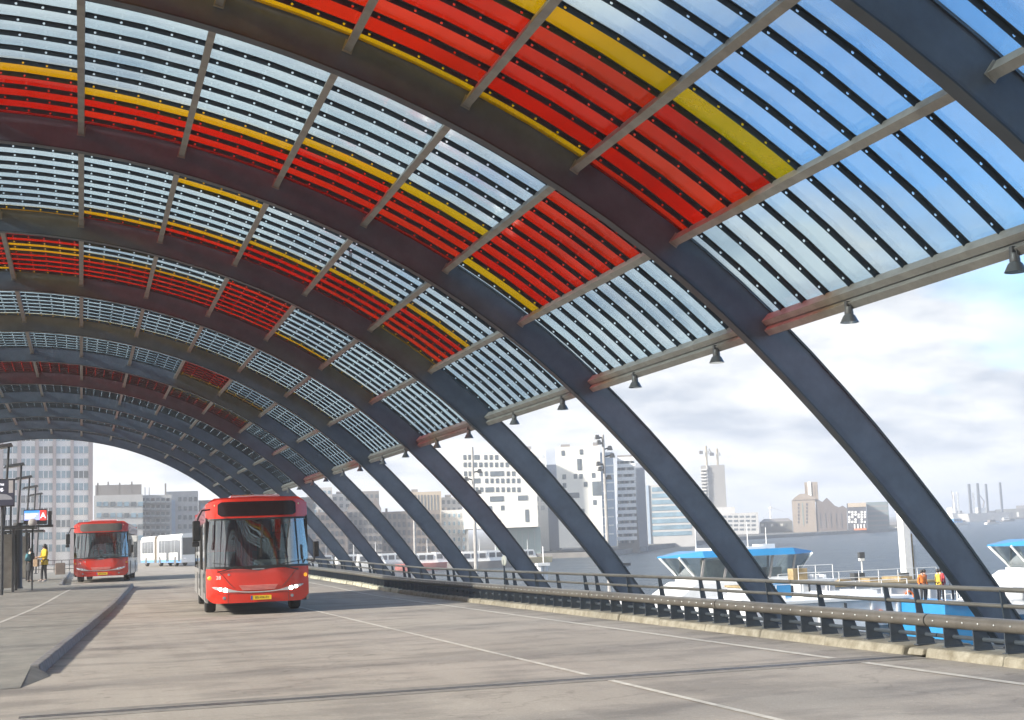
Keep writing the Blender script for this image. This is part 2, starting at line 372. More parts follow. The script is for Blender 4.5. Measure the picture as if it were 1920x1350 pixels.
# ---------------------------------------------------------------- railing behind it
rail = thing('railing', 'grey two bar hand railing on leaning tapered posts behind the crash barrier', 'railing', (10.5, 0, 0))
RAILM = mat('rail_paint', (.24, .21, .18), .36, .25, var=.1, scale=4, spec=.6)
pm = MB(); pm.hexa([(.03, -.012, .08), (.17, -.012, .08), (.17, .012, .08), (.03, .012, .08), (-.03, -.012, .80), (.03, -.012, .80), (.03, .012, .80), (-.03, .012, .80)])
pm.box((.10, 0, .115), (.22, .09, .02))
RPOST = pm.mesh('post', POSTM)
for k in range(-2, 11):
    for dy in (0., 1.82, 2.54, 4.37):
        yy = 14.33 + 6 * k + dy
        if yy < 78: new('post', RPOST, rail, (0, yy, road_z(yy)))
    y0, y1 = 16.5 + 6 * k - 3 + .01, 16.5 + 6 * k + 3 - .01
    if y1 < 79:
        for (x, z, nm) in ((0, .80, 'top_rail'), (.02, .605, 'middle_rail')):
            bb = MB(); bb.tube((x, y0, road_z(y0) + z), (x, y1, road_z(y1) + z), .031 if z > .7 else .026, n=10); bb.build(nm, RAILM, rail, smooth=True)

# ================================================================ the roof
VC = Vector((-2.06, -7.075)); RP = 15.71; S = 6.85
def vp(r, th): return VC.x + r * math.sin(th), VC.y + r * math.cos(th)     # th from the crown, positive to the water side
ARCHY = [16.8 + S * k for k in range(-7, 11)]
ARCHM = mat('arch_paint', (.105, .130, .172), .42, .1, var=.14, scale=1.6, spec=.5, bump=.08, bscale=6, stretch=(1, 3, 1))
ARCHM2 = mat('arch_edge', (.06, .07, .085), .45, .2, var=.1, scale=2)
PURM = mat('purlin_paint', (.30, .285, .26), .5, .1, var=.15, scale=3)
BARG = mat('glazing_bar_paint', (.035, .045, .055), .5, .2, var=.1, scale=2)
roof = thing('station_roof', 'vaulted bus station roof of steel arches with red, yellow and clear glass strips', 'roof', (VC.x, 0, 0))
def loc_v(r, th): return r * math.sin(th), VC.y + r * math.cos(th)
ab = MB(); nseg = 64; t0, t1 = R(-78), R(78)
def ring(th, r0, r1, hw): 
    (xa, za), (xb, zb) = loc_v(r0, th), loc_v(r1, th); return [(xa, -hw, za), (xa, hw, za), (xb, hw, zb), (xb, -hw, zb)]
PROF = [(0, 15.51, 16.03), (48, 15.48, 16.03), (55, 15.57, 16.10), (62, 15.78, 16.27), (80, 16.6, 17.1)]
def prof(th):
    a = abs(math.degrees(th))
    for (a0, i0, o0), (a1, i1, o1) in zip(PROF, PROF[1:]):
        if a <= a1: q = (a - a0) / (a1 - a0); return i0 + (i1 - i0) * q, o0 + (o1 - o0) * q
for mi in (0, 1, 2):
    ab.mi = min(mi, 1); rs_ = []
    for i in range(nseg + 1):
        th = t0 + (t1 - t0) * i / nseg; a, c = [sum(prof(th + R(d))[q] for d in (-2.5, -1, 0, 1, 2.5) if abs(th + R(d)) < R(79.9)) / len([d for d in (-2.5, -1, 0, 1, 2.5) if abs(th + R(d)) < R(79.9)]) for q in (0, 1)]
        r0, r1, hw = ((a + .022, c - .03, .055), (a, a + .022, .085), (c - .03, c, .085))[mi]; rs_.append(ring(th, r0, r1, hw))
    ab.loft(rs_)
ARCH = ab.mesh('arch', [ARCHM, ARCHM2], smooth=True, angle=20)
for Yk in ARCHY: new('arch', ARCH, roof, (0, Yk, 0))
TH = [R(43.55 - 6.03 * i) for i in range(11)]  # glass rows stop short on the unseen left, shaped to let sun onto the road
def frame_at(th):                              # columns: across (tangent), along Y, radial
    t = Vector((math.cos(th), 0, -math.sin(th))); rd = Vector((math.sin(th), 0, math.cos(th))); return Matrix((t, Vector((0, 1, 0)), rd)).transposed()
pb = MB(); pb.box((0, 0, .06), (.075, S - .115, .15)); pb.box((0, 0, -.02), (.10, S - .12, .014)); pb.box((-.0, -S / 2 + .065, .03), (.13, .014, .17)); pb.box((-.0, S / 2 - .065, .03), (.13, .014, .17))
PUR = pb.mesh('purlin', PURM)
eb = MB(); eb.box((.0, 0, .06), (.09, S - .115, .15)); eb.box((.115, 0, .0), (.10, S - .115, .17)); eb.box((.18, 0, .07), (.025, S - .115, .13))
EAVE = eb.mesh('eave_beam', PURM)
for Yk in ARCHY[1:]:
    for i, th in enumerate(TH):
        x, z = loc_v(RP + .115, th)
        o = new('eave_beam' if i == 0 else 'purlin', EAVE if i == 0 else PUR, roof, (x, Yk - S / 2, z)); o.rotation_euler = frame_at(th).to_euler()
# ---- glass strips and the perforated bars between them
GL = {
    'c': glass('clear_pane', (.87, .955, .99), .01, dirt=.06, dirtc=(.62, .66, .68)),
    'r': glass('red_pane', (.94, .19, .07), .01, dirt=.04, dirtc=(.9, .07, .02), transl=.14),
    'y': glass('yellow_pane', (.998, .79, .05), .01, dirt=.03, dirtc=(.95, .55, .02), transl=.28),
}
def colour(k, i, j):
    y = lambda *q: 'y' if j in q else None
    if k <= -1 or i >= 8 or (i == 7 and k < 3): return 'c'
    if k == 0:
        if i == 0 or i > 9: return 'c'
        if i == 1: return 'r' if j <= 4 else 'y' if j == 5 else 'c'
        return 'y' if j in (0, 5) else 'r' if j < 5 else 'c'
    if k == 1:
        if i == 0: return 'c'
        if i == 1: return 'c' if j == 0 else 'y' if j == 1 else 'r'
        n = {2: 4, 3: 4, 4: 3, 5: 3}.get(i, 4)
        return 'r' if j < n else 'y' if j == n else 'c'
    if k == 2:
        if i in (0,) or i > 7: return 'c'
        if i == 1: return 'y' if j in (0, 5) else 'r' if j < 5 else 'c'
        if i == 4 and j == 8: return 'y'
        n = {2: 4, 3: 3, 4: 2, 5: 1}.get(i, 0)
        return 'r' if j < n else 'y' if j == n else 'c'
    if k == 3:
        if i == 1: return y(0) or 'c'
        if i == 2: return 'r' if j == 0 else 'y' if j == 1 else 'c'
        if i == 3: return 'r'
        if i == 4: return 'r' if j < 5 else 'y' if j == 5 else 'c'
        if i == 5: return 'r' if j < 5 else 'y' if j in (5, 8) else 'c'
        if i == 6: return 'y' if j in (0, 5, 6) else 'r'
        if i == 7: return 'c' if j == 0 else 'y' if j == 1 else 'r'
    if k == 4:
        if j == 0 and i > 0: return 'y'
        if i == 1 and j == 9: return 'y'
    if k == 5:
        if i == 2: return y(0, 1) or 'c'
        if i == 3: return 'r' if j > 1 else 'y'
        if i in (4, 5, 6, 7): return 'r' if j > 8 - i % 2 else 'y' if j == 8 - i % 2 else 'c'
    if k == 6:
        if i in (2, 3): return 'y' if j == 4 else 'r' if j < 4 else 'c'
        if i in (4, 5, 6, 7, 8): return 'r' if j != 9 else 'y'
    return 'c'
NB = 11; PITCH = .58
bars_y = [-.46 - PITCH * j for j in range(NB)]          # behind the far arch of the bay
strips = [(-.09, bars_y[0])] + [(bars_y[j], bars_y[j + 1]) for j in range(NB - 1)] + [(bars_y[-1], -S + .09)]
G0, G1 = 15.99, 16.004
def pane_geo(k, i, j):
    Yk = 16.8 + S * k; ya, yb = strips[j]; ya, yb = Yk + ya - .003, Yk + yb + .003; a, c = TH[i], TH[i + 1]; q = []
    for th in (a, (a + c) / 2, c):
        (x0, z0), (x1, z1) = loc_v(G0, th), loc_v(G1, th); q.append([(x0, ya, z0), (x0, yb, z0), (x1, yb, z1), (x1, ya, z1)])
    return q
bl = 2 * 15.98 * math.sin(R(6.03 / 2))
bb = MB()                                               # one glazing bar: a flange under the glass and a perforated blade below it
def bar_pt(u, v, dr): # u along the panel 0..1, v across (Y), dr radial; local frame at the panel's middle
    th = (u - .5) * R(6.03); r_ = 15.985 + dr; return (r_ * math.sin(th), v, r_ * math.cos(th) - 15.985)
nh, BD, HR = 5, .066, .0185
for h_ in range(nh):
    u0, u1 = h_ / nh, (h_ + 1) / nh; um = (u0 + u1) / 2; ru = HR / bl; zc = -BD * .52
    outer = [(u1, zc), (u1, 0), (um, 0), (u0, 0), (u0, zc), (u0, -BD), (um, -BD), (u1, -BD)]
    inner = [(um + ru * math.cos(t), zc + HR * math.sin(t)) for t in [i * math.pi / 4 for i in range(8)]]
    vs = [bar_pt(p[0], v, p[1]) for v in (-.003, .003) for p in outer + inner]
    bb.add(vs, [(i, (i + 1) % 8, 8 + (i + 1) % 8, 8 + i) for i in range(8)] + [(16 + i, 24 + i, 24 + (i + 1) % 8, 16 + (i + 1) % 8) for i in range(8)] + [(8 + i, 8 + (i + 1) % 8, 24 + (i + 1) % 8, 24 + i) for i in range(8)] + [(5, 6, 22, 21), (6, 7, 23, 22)])
for h_ in range(2):
    u0, u1 = h_ / 2, (h_ + 1) / 2
    bb.hexa([bar_pt(u, v, d_) for d_ in (0., .004) for u, v in ((u0, -.04), (u1, -.04), (u1, .035), (u0, .035))])
BARMESH = bb.mesh('glazing_bar', BARG)
def on_screen(p):
    v = Vector(p) - EYE; dz_ = v.dot(CZ)
    if dz_ < 1: return 0
    x, y_ = 960 + F * v.dot(CX) / dz_, 675 + F * v.dot(CY) / dz_
    return 1 / dz_ ** 2 if -60 < x < 1980 and -60 < y_ < 1400 else 0
cells = [(k, i, j) for k in range(-6, 11) for i in range(10) for j in range(NB + 1)]
def mid(c, yy):
    th = (TH[c[1]] + TH[c[1] + 1]) / 2; x, z = vp(15.95, th); return (x, 16.8 + S * c[0] + yy, z)
score = sorted(cells, key=lambda c: -on_screen(mid(c, sum(strips[c[2]]) / 2)) * min(1, abs(strips[c[2]][0] - strips[c[2]][1]) * 2))
near = set(score[:300])
rest = MB()
for c in cells:
    q = pane_geo(*c); cc = colour(*c)
    if c in near:
        bb = MB(); bb.loft(q); bb.build('glass_pane', GL[cc], roof)
    else:
        rest.mi = 'cry'.index(cc); rest.loft(q)
rest.build('glass_panes_far', [GL['c'], GL['r'], GL['y']], roof, kind='stuff')
bcells = [c for c in cells if c[2] < NB]
score = sorted(bcells, key=lambda c: -on_screen(mid(c, bars_y[c[2]])))
near = set(score[:300]); rest = MB()
bv = [Vector(v.co) for v in BARMESH.vertices]; bf = [tuple(p.vertices) for p in BARMESH.polygons]
for c in bcells:
    th = (TH[c[1]] + TH[c[1] + 1]) / 2; x, z = loc_v(15.985, th); Yb = 16.8 + S * c[0] + bars_y[c[2]]
    T = frame_at(th)
    if c in near:
        o = new('glazing_bar', BARMESH, roof, (x, Yb, z)); o.rotation_euler = T.to_euler()
    else:
        o_ = Vector((x, Yb, z)); rest.add([T @ v + o_ for v in bv], bf)
rest.build('glazing_bars_far', BARG, roof, kind='stuff')

# ================================================================ lamps under the eave, hanging camera
LAMPG = mat('lamp_grey', (.16, .16, .16), .45, .5, var=.1)
LENS = mat('lamp_lens', (.16, .16, .155), .3, .3, var=.05)
def make_lamp():
    t = thing('floodlight', 'bell shaped grey floodlight hanging under the eave beam', 'lamp', group='floodlights under the eave')
    b = MB(); b.box((0, 0, -.03), (.10, .06, .10)); b.box((0, .06, -.07), (.03, .015, .16)); b.box((0, -.06, -.07), (.03, .015, .16)); b.build('bracket', LAMPG, t)
    b = MB(); b.lathe([(.0, -.06), (.055, -.06), (.065, -.15), (.06, -.17)], n=14); b.build('housing', LAMPG, t, smooth=True)
    b = MB(); b.lathe([(.06, -.165), (.085, -.19), (.125, -.27), (.135, -.285), (.128, -.285), (.08, -.2)], n=18); b.build('reflector', LENS, t, smooth=True)
    b = MB(); b.lathe([(.0, -.278), (.13, -.278), (.13, -.288), (.0, -.288)], n=18); b.build('cover_glass', glass('lamp_glass', (.8, .85, .85), .1), t)
    return t
lx, lz = vp(RP - .10, TH[0]); lamp = make_lamp(); first = True
for k in range(-1, 11):
    for dy in (-2.2, -5.35):
        o = lamp if first else copy_tree(lamp); first = False
        o.location = (lx + .16, 16.8 + S * k + dy, lz + .06); o.scale = (.85,) * 3
t = thing('hanging_camera', 'small dome camera hanging on a thin rod from a dark roof arch', 'camera', at_y(657, 478, 30.6) + Vector((0, 0, .1)))
b = MB(); b.box((0, 0, -.12), (.07, .06, .22)); b.build('junction_box', LAMPG, t)
b = MB(); b.tube((0, 0, -.2), (0, 0, -.55), .010, n=6); b.build('rod', LAMPG, t)
b = MB(); b.lathe([(.0, -.53), (.04, -.54), (.055, -.58), (.055, -.6), (.04, -.63), (.0, -.645)], n=14); b.build('dome', mat('dome_glass', (.25, .26, .27), .08, .6), t, smooth=True)

# ================================================================ people
SKIN = mat('skin', (.55, .36, .27), .55, var=.05); HAIR = mat('dark_hair', (.025, .02, .018), .5, var=.2, scale=30)
def skinned(name, vs, es, m, parent, root=0, sub=1):
    me = bpy.data.meshes.new(name); me.from_pydata([v[:3] for v in vs], es, []); me.materials.append(m)
    o = new(name, me, parent); md = o.modifiers.new('skin', 'SKIN'); md.use_smooth_shade = True
    for i, v in enumerate(vs):
        sv = me.skin_vertices[0].data[i]; rr = v[3]; sv.radius = rr if isinstance(rr, tuple) else (rr, rr); sv.use_root = i == root
    s = o.modifiers.new('smooth', 'SUBSURF'); s.levels = s.render_levels = sub
    return o
def person(label, loc, rz, h, coat, legs, pose, group=None, shoes=(.05, .05, .05), long_hair=False, knee_coat=False, skin=None):
    """pose: dict of joint offsets; x right, -y forward of the figure, heights for a 1.75 m person"""
    t = thing('person', label, 'person', loc, rz, group); t.scale = (h / 1.75,) * 3
    J = dict(pel=(0, 0, .95), sp=(0, .01, 1.18), ch=(0, 0, 1.38), ne=(0, .0, 1.52), hd=(0, -.02, 1.60), tp=(0, -.01, 1.70),
             ls=(-.17, 0, 1.42), le=(-.24, .03, 1.15), lw=(-.22, -.08, .92), rs=(.17, 0, 1.42), re=(.24, .03, 1.15), rw=(.22, -.08, .92),
             lh=(-.09, 0, .92), lk=(-.10, -.02, .50), la=(-.10, .03, .09), lt=(-.11, -.15, .035), rh=(.09, 0, .92), rk=(.10, -.02, .50), ra=(.10, .03, .09), rt=(.11, -.15, .035))
    J.update(pose); V = lambda k, r: (*J[k], r)
    fing = []
    vs = [V('pel', .10), V('sp', .09), V('ch', .11), V('ne', .052), V('hd', (.075, .088)), V('tp', .06), V('ls', .05), V('le', .038), V('lw', .026), V('rs', .05), V('re', .038), V('rw', .026),
          V('lh', .07), V('lk', .05), V('la', .035), V('lt', .03), V('rh', .07), V('rk', .05), V('ra', .035), V('rt', .03)]
    es = [(0, 1), (1, 2), (2, 3), (3, 4), (4, 5), (2, 6), (6, 7), (7, 8), (2, 9), (9, 10), (10, 11), (0, 12), (12, 13), (13, 14), (14, 15), (0, 16), (16, 17), (17, 18), (18, 19)]
    for wi, ei in ((8, 7), (11, 10)):                              # hands: palm and five fingers
        wv, ev = Vector(vs[wi][:3]), Vector(vs[ei][:3]); d = (wv - ev).normalized(); sx = d.cross(Vector((0, 1, 0)));
        sx = sx.normalized() if sx.length > .1 else Vector((1, 0, 0)); pm_ = wv + d * .085
        vs.append((*pm_, (.034, .016))); pi = len(vs) - 1; es.append((wi, pi))
        for q, ln in ((-.03, .06), (-.01, .075), (.01, .07), (.03, .055)):
            vs.append((*(pm_ + sx * q + d * (.03 + ln / 2)), .009)); vs.append((*(pm_ + sx * q + d * (.03 + ln) + Vector((0, -.012, -.006))), .007))
            es += [(pi, len(vs) - 2), (len(vs) - 2, len(vs) - 1)]
        vs.append((*(wv + d * .05 + sx * -.045), .010)); es.append((pi, len(vs) - 1))
    skinned('body', vs, es, skin or SKIN, t, 0, 1)
    sub = lambda ks, e, nm, m, p=t: skinned(nm, [V(k, r) for k, r in ks], e, m, p, 0, 1)
    sub([('pel', (.17, .12)), ('sp', (.165, .12)), ('ch', (.185, .13)), ('ls', .078), ('le', .062), ('lw', .045), ('rs', .078), ('re', .062), ('rw', .045), ('ne', .075)],
        [(0, 1), (1, 2), (2, 3), (3, 4), (4, 5), (2, 6), (6, 7), (7, 8), (2, 9)], 'coat', coat)
    b = MB(); zb = .58 if knee_coat else .78
    e = lambda z, a, c_, dy=0: [(a * math.cos(q), c_ * math.sin(q) + dy, z) for q in [2 * math.pi * i / 14 for i in range(14)]]
    b.loft([e(zb, .215, .165), e(.86, .205, .155), e(1.0, .185, .14)]); b.build('coat_skirt', coat, t, smooth=True)
    sub([('pel', .13), ('lh', .095), ('lk', .07), ('la', .052), ('rh', .095), ('rk', .07), ('ra', .052)], [(0, 1), (1, 2), (2, 3), (0, 4), (4, 5), (5, 6)], 'trousers', legs)
    for s in 'lr': 
        a, c_ = Vector(J[s + 'a']), Vector(J[s + 't'])
        skinned('shoe', [(a.x, a.y + .03, .05, .045), (a.x, a.y - .05, .045, .045), (c_.x, c_.y, .035, (.045, .032))], [(0, 1), (1, 2)], mat('shoe_%.2f' % shoes[0], shoes, .5), t)
    hd = Vector(J['hd']); b = MB(); b.lathe([(.0, .13), (.06, .118), (.092, .075), (.098, .02), (.09, -.045), (.06, -.07)], c=(hd.x, hd.y + .022, hd.z + .02), n=14); b.build('hair', HAIR, t, smooth=True)
    if long_hair: skinned('ponytail', [(hd.x, hd.y + .06, hd.z + .06, .085), (hd.x, hd.y + .10, hd.z - .08, (.095, .06)), (hd.x + .01, hd.y + .12, hd.z - .26, (.08, .05))], [(0, 1), (1, 2)], HAIR, t)
    b = MB(); b.lathe([(.0, .012), (.013, .0), (.011, -.012), (0, -.016)], c=(hd.x, hd.y - .088, hd.z + .0), n=6); b.build('nose', skin or SKIN, t)
    b = MB()
    for sx in (-.032, .032): b.box((hd.x + sx, hd.y - .079, hd.z + .035), (.026, .012, .012))
    b.build('eyes', HAIR, t); b = MB(); b.box((hd.x, hd.y - .078, hd.z - .045), (.05, .014, .010)); b.build('mouth', mat('lips', (.4, .16, .14), .5), t)
    return t, J
YELLOW = mat('yellow_coat', (.62, .40, .02), .8, var=.15, scale=8, bump=.4, bscale=12)
BLACKC = mat('black_coat', (.022, .024, .028), .85, var=.2, scale=8, bump=.4, bscale=12); NAVY = mat('black_trousers', (.02, .02, .024), .8, var=.2)
Yp = 70.; gz = road_z(Yp) + .15
def stand(x, Y): q = at_y(x, 1060, Y); return Vector((q.x, Y, road_z(Y) + .15))
pw, Jw = person('woman in a yellow coat with long dark hair holding a paper bag', stand(83.5, Yp), R(-62), 1.78, YELLOW, NAVY,
    dict(le=(-.22, -.06, 1.15), lw=(-.10, -.30, 1.12), re=(.22, -.06, 1.15), rw=(.10, -.30, 1.14), la=(-.10, -.08, .09), lt=(-.11, -.26, .035), lk=(-.1, -.08, .5)), shoes=(.5, .5, .5), long_hair=True)
pb_, Jb = person('person in a long black coat with a teal backpack, head bent', stand(56.5, Yp + .3), R(142), 1.62, BLACKC, NAVY,
    dict(le=(-.24, -.02, 1.14), lw=(-.16, -.26, 1.05), re=(.24, -.02, 1.14), rw=(.16, -.26, 1.05), hd=(0, -.06, 1.58), tp=(0, -.09, 1.68)), knee_coat=True)
TEAL = mat('teal_fabric', (.05, .20, .24), .8, var=.2, scale=12)
t = thing('backpack', 'teal backpack worn on the back of a black coat', 'backpack', pb_.location + Vector((0, 0, 0)), R(142))
b = MB(); b.hexa([(-.14, .10, .98), (.14, .10, .98), (.13, .25, 1.0), (-.13, .25, 1.0), (-.12, .10, 1.33), (.12, .10, 1.33), (.10, .21, 1.31), (-.10, .21, 1.31)]); b.build('bag', TEAL, t, bevel=.04)
b = MB(); b.hexa([(-.10, .24, 1.0), (.10, .24, 1.0), (.09, .29, 1.02), (-.09, .29, 1.02), (-.09, .22, 1.16), (.09, .22, 1.16), (.07, .26, 1.15), (-.07, .26, 1.15)]); b.build('front_pocket', mat('teal_dark', (.03, .12, .15), .8), t, bevel=.02)
b = MB(); b.path([(-.1, .11, 1.32), (-.12, -.06, 1.44), (-.13, -.14, 1.3), (-.13, .02, 1.02)], .018, 6); b.path([(.1, .11, 1.32), (.12, -.06, 1.44), (.13, -.14, 1.3), (.13, .02, 1.02)], .018, 6); b.build('straps', TEAL, t)
PAPERB = mat('brown_paper', (.22, .15, .09), .8, var=.2, scale=10)
bagp = pw.matrix_basis @ Vector((0, -.43, .87))
t = thing('paper_bag', 'brown paper bag held between the two people', 'bag', (bagp.x, bagp.y, gz + .72), R(-40))
b = MB(); b.hexa([(-.15, -.07, .0), (.15, -.07, .0), (.15, .07, .0), (-.15, .07, .0), (-.17, -.08, .34), (.17, -.08, .34), (.17, .08, .34), (-.17, .08, .34)]); b.build('sack', PAPERB, t, bevel=.01)
b = MB(); b.path([(-.07, 0, .33), (-.05, 0, .45), (.05, 0, .45), (.07, 0, .33)], .008, 6); b.build('handle', PAPERB, t)

# ================================================================ buses
RED = mat('bus_red', (.60, .026, .010), .22, 0, var=.07, scale=1.5, coat=.8, spec=.4)
SILV = mat('bus_silver', (.33, .325, .315), .35, .3, var=.08, scale=1.5, coat=.3)
BLK = mat('bus_black', (.012, .012, .013), .35); RUB = mat('tyre_rubber', (.018, .018, .018), .85, var=.2, scale=20); RIM = mat('wheel_rim', (.30, .30, .31), .4, .6)
CHROME = mat('lamp_chrome', (.75, .76, .78), .12, .75, var=.03); LAMPON = mat('headlamp_lit', (1, .95, .85), .2, emit=(1, .93, .78), estr=14); AMBER = mat('indicator_amber', (.9, .32, .01), .2, var=.05, coat=.5)
AMBERON = mat('indicator_lit', (.9, .35, .01), .2, emit=(1, .42, .02), estr=.35)
WIND = glass('windscreen', (.80, .86, .86), .20, rough=.005, wavy=.03); SIDEG = glass('bus_window', (.45, .48, .48), .18, rough=.01)
PLATEY = mat('plate_yellow', (.78, .52, .02), .5, var=.03); PLATEB = mat('plate_blue', (.02, .06, .35), .5); WHITE = mat('white_paint', (.78, .78, .77), .45, var=.05)
INT = mat('bus_interior', (.10, .10, .105), .7); DASH = mat('dashboard', (.24, .25, .25), .6); REDP = mat('red_pole', (.65, .05, .03), .35); SEATF = mat('seat_cloth', (.20, .03, .03), .9, var=.3, scale=20)
CEIL = mat('bus_ceiling', (.42, .42, .40), .6)
W2, BH, BL = 1.265, 2.93, 12.0
def fy(x, z): return .26 * (abs(x) / W2) ** 4 + max(0, z - 1.15) * .115 + max(0, .62 - z) * .06
def skin_patch(x0, x1, zb, zt, off=0., nx=20, nz=4, thick=.03):
    b = MB(); vs = []
    for layer in (0, 1):
        for i in range(nx + 1):
            x = x0 + (x1 - x0) * i / nx; a, c_ = zb(x) if callable(zb) else zb, zt(x) if callable(zt) else zt
            for j in range(nz + 1):
                z = a + (c_ - a) * j / nz; vs.append((x, fy(x, z) - off + layer * thick, z))
    n = nz + 1; o = (nx + 1) * n; q = lambda i, j, l: l * o + i * n + j; fs = []
    for i in range(nx):
        for j in range(nz): fs += [(q(i, j, 0), q(i + 1, j, 0), q(i + 1, j + 1, 0), q(i, j + 1, 0)), (q(i, j, 1), q(i, j + 1, 1), q(i + 1, j + 1, 1), q(i + 1, j, 1))]
        fs += [(q(i, 0, 0), q(i, 0, 1), q(i + 1, 0, 1), q(i + 1, 0, 0)), (q(i, nz, 0), q(i + 1, nz, 0), q(i + 1, nz, 1), q(i, nz, 1))]
    for j in range(nz): fs += [(q(0, j, 0), q(0, j + 1, 0), q(0, j + 1, 1), q(0, j, 1)), (q(nx, j, 0), q(nx, j, 1), q(nx, j + 1, 1), q(nx, j + 1, 0))]
    return b.add(vs, fs)
def make_bus(label, loc, rz, fleet, plate, dispc, lit):
    t = thing('city_bus', label, 'bus', loc, rz, 'red city buses')
    rc = lambda x: .30 + .16 * max(0, (abs(x) - .95) / .315) ** 3
    fp = skin_patch(-W2, W2, rc, 1.15, nx=28, nz=8, thick=.06).build('front_panel', RED, t, smooth=True)
    b = MB(); e = .004
    for s in (-1, 1):
        pts = [(s * x, z) for x, z in ((1.0, 1.12), (.86, .98), (.72, .80), (.58, .66))]
        b.path([(x, fy(x, z) - e, z) for x, z in pts], .006, 5)
    for s in (-1, 1): b.path([(s * .74, fy(.74, z) - e, z) for z in (.31, .42, .53)], .004, 5)
    b.path([(x, fy(x, .53) - e, .53) for x in [i * .25 for i in range(-4, 5)]], .004, 5); b.build('panel_seams', BLK, fp)
    up = skin_patch(-W2, W2, 2.38, lambda x: BH - .05 - .13 * (abs(x) / W2) ** 6, nx=28, nz=5, thick=.06).build('upper_mask', RED, t, smooth=True)
    rr = lambda x: .06 * max(0, (abs(x) - .86) / .11) ** 2
    dp = skin_patch(-.97, .97, lambda x: 2.44 + rr(x), lambda x: 2.80 - rr(x), off=.012, nx=24, nz=2, thick=.02).build('destination_display', dispc, t, smooth=True)
    for s in (-1, 1):
        b = MB(); b.lathe([(.0, 0), (.022, 0), (.018, .02), (0, .026)], n=8, axis='Y'); o = b.build('marker_light', mat('marker_lens', (.9, .75, .45), .2), t, loc=(s * 1.04, fy(1.04, 2.72) - .0, 2.72)); o.scale.y = -1
    skin_patch(-W2 + .01, W2 - .01, 1.19, 2.36, off=-.005, nx=28, nz=10, thick=.006).build('windscreen', WIND, t, smooth=True)
    skin_patch(-W2, W2, 2.345, 2.392, off=.004, nx=24, nz=1, thick=.05).build('windscreen_header', BLK, t)
    skin_patch(-W2, W2, lambda x: 1.125 - .05 * (1 - min(1, abs(x) / .5)) ** 2 + .02 * abs(x), 1.20, off=.006, nx=24, nz=1, thick=.05).build('windscreen_cowl', BLK, t)
    for s in (-1, 1):
        b = MB(); y0 = fy(W2, 1.7); b.hexa([(s * (W2 - .03), y0 - .02, 1.15), (s * (W2 + .0), y0 - .01, 1.15), (s * W2, y0 + .1, 1.15), (s * (W2 - .05), y0 + .06, 1.15), (s * (W2 - .03), y0 + .03, 2.42), (s * W2, y0 + .04, 2.42), (s * W2, y0 + .16, 2.42), (s * (W2 - .05), y0 + .12, 2.42)]); b.build('front_pillar', BLK, t)
    for s in (-1, 1):                                             # wipers
        b = MB(); pts = [(s * .28, 1.17), (s * .62, 1.155), (s * 1.0, 1.04 + .03)]
        b.path([(x, fy(x, z) - .045, z) for x, z in pts], .014, 6); b.path([(x, fy(x, z) - .03, z) for x, z in ((s * .45, 1.19), (s * .80, 1.26), (s * 1.12, 1.30))], .008, 5); b.build('wiper', BLK, t)
    zc = lambda x: .555 + .145 * (abs(x) / 1.12) ** 2.2
    th = lambda x: .014 + .046 * max(0, 1 - abs(abs(x) - .84) / .36) ** 1.2
    b = skin_patch(-1.13, 1.13, lambda x: zc(x) - (th(x) if abs(x) < 1.12 else .004), lambda x: zc(x) + (th(x) if abs(x) < 1.12 else .004), off=.010, nx=36, nz=1, thick=.02)
    hl = b.build('headlight_strip', CHROME, t, smooth=True)
    for s in (-1, 1):
        for x, r_ in ((.80, .048), (.93, .036)):
            b = MB(); b.lathe([(0, .03), (r_, .03), (r_ * 1.05, .0), (r_ * .6, -.012), (0, -.016)], n=14, axis='Y'); b.build('headlight', LAMPON if lit else CHROME, t, smooth=True, loc=(s * x, fy(x, zc(x)) - .014, zc(x)))
        b = MB(); b.lathe([(0, .03), (.055, .03), (.05, .0), (.03, -.02), (0, -.028)], n=14, axis='Y'); o = b.build('indicator', AMBERON if lit else AMBER, t, smooth=True, loc=(s * 1.17, fy(1.17, .93) - .004, .93)); o.scale.x = 1.1
        b = MB(); b.lathe([(0, .02), (.042, .02), (.042, -.004), (.03, -.01), (0, -.01)], n=14, axis='Y'); b.build('fog_light', mat('fog_lens', (.3, .3, .31), .2, .4), t, loc=(s * .83, fy(.83, .43) - .004, .43))
    GRI = mat('grille_bar', (.66, .22, .19), .45)
    for i in range(4):
        z = .715 - .032 * i; hw_ = .47 - .022 * i; skin_patch(-hw_, hw_, z - .011, z + .011, off=.016, nx=10, nz=1, thick=.02).build('grille_bar', GRI, t)
    skin_patch(-.15, .15, 1.105, 1.128, off=.012, nx=4, nz=1, thick=.02).build('badge', mat('badge_grey', (.4, .4, .42), .35, .5), t)
    npl = MB(); npl.box((0, 0, 0), (.50, .012, .105)); pl = npl.build('number_plate', PLATEY, t, loc=(.06, fy(0, .42) - .03, .415))
    b = MB(); b.box((-.232, -.008, 0), (.036, .006, .10)); b.build('plate_band', PLATEB, pl)
    text('plate_text', plate, .085, BLK, pl, (.02, -.0095, 0), (R(90), 0, 0), .001)
    text('fleet_number', fleet, .125, WHITE, t, (-.97, fy(-.97, .93) - .010, .93), (R(90), 0, R(-13)), .002)
    b = MB(); b.lathe([(0, .01), (.03, .01), (.03, -.004), (0, -.008)], n=12, axis='Y'); b.build('emblem', mat('badge_grey', (.4, .4, .42)), t, loc=(-.72, fy(.72, 1.0) - .006, 1.0))
    # shell
    y0 = .30
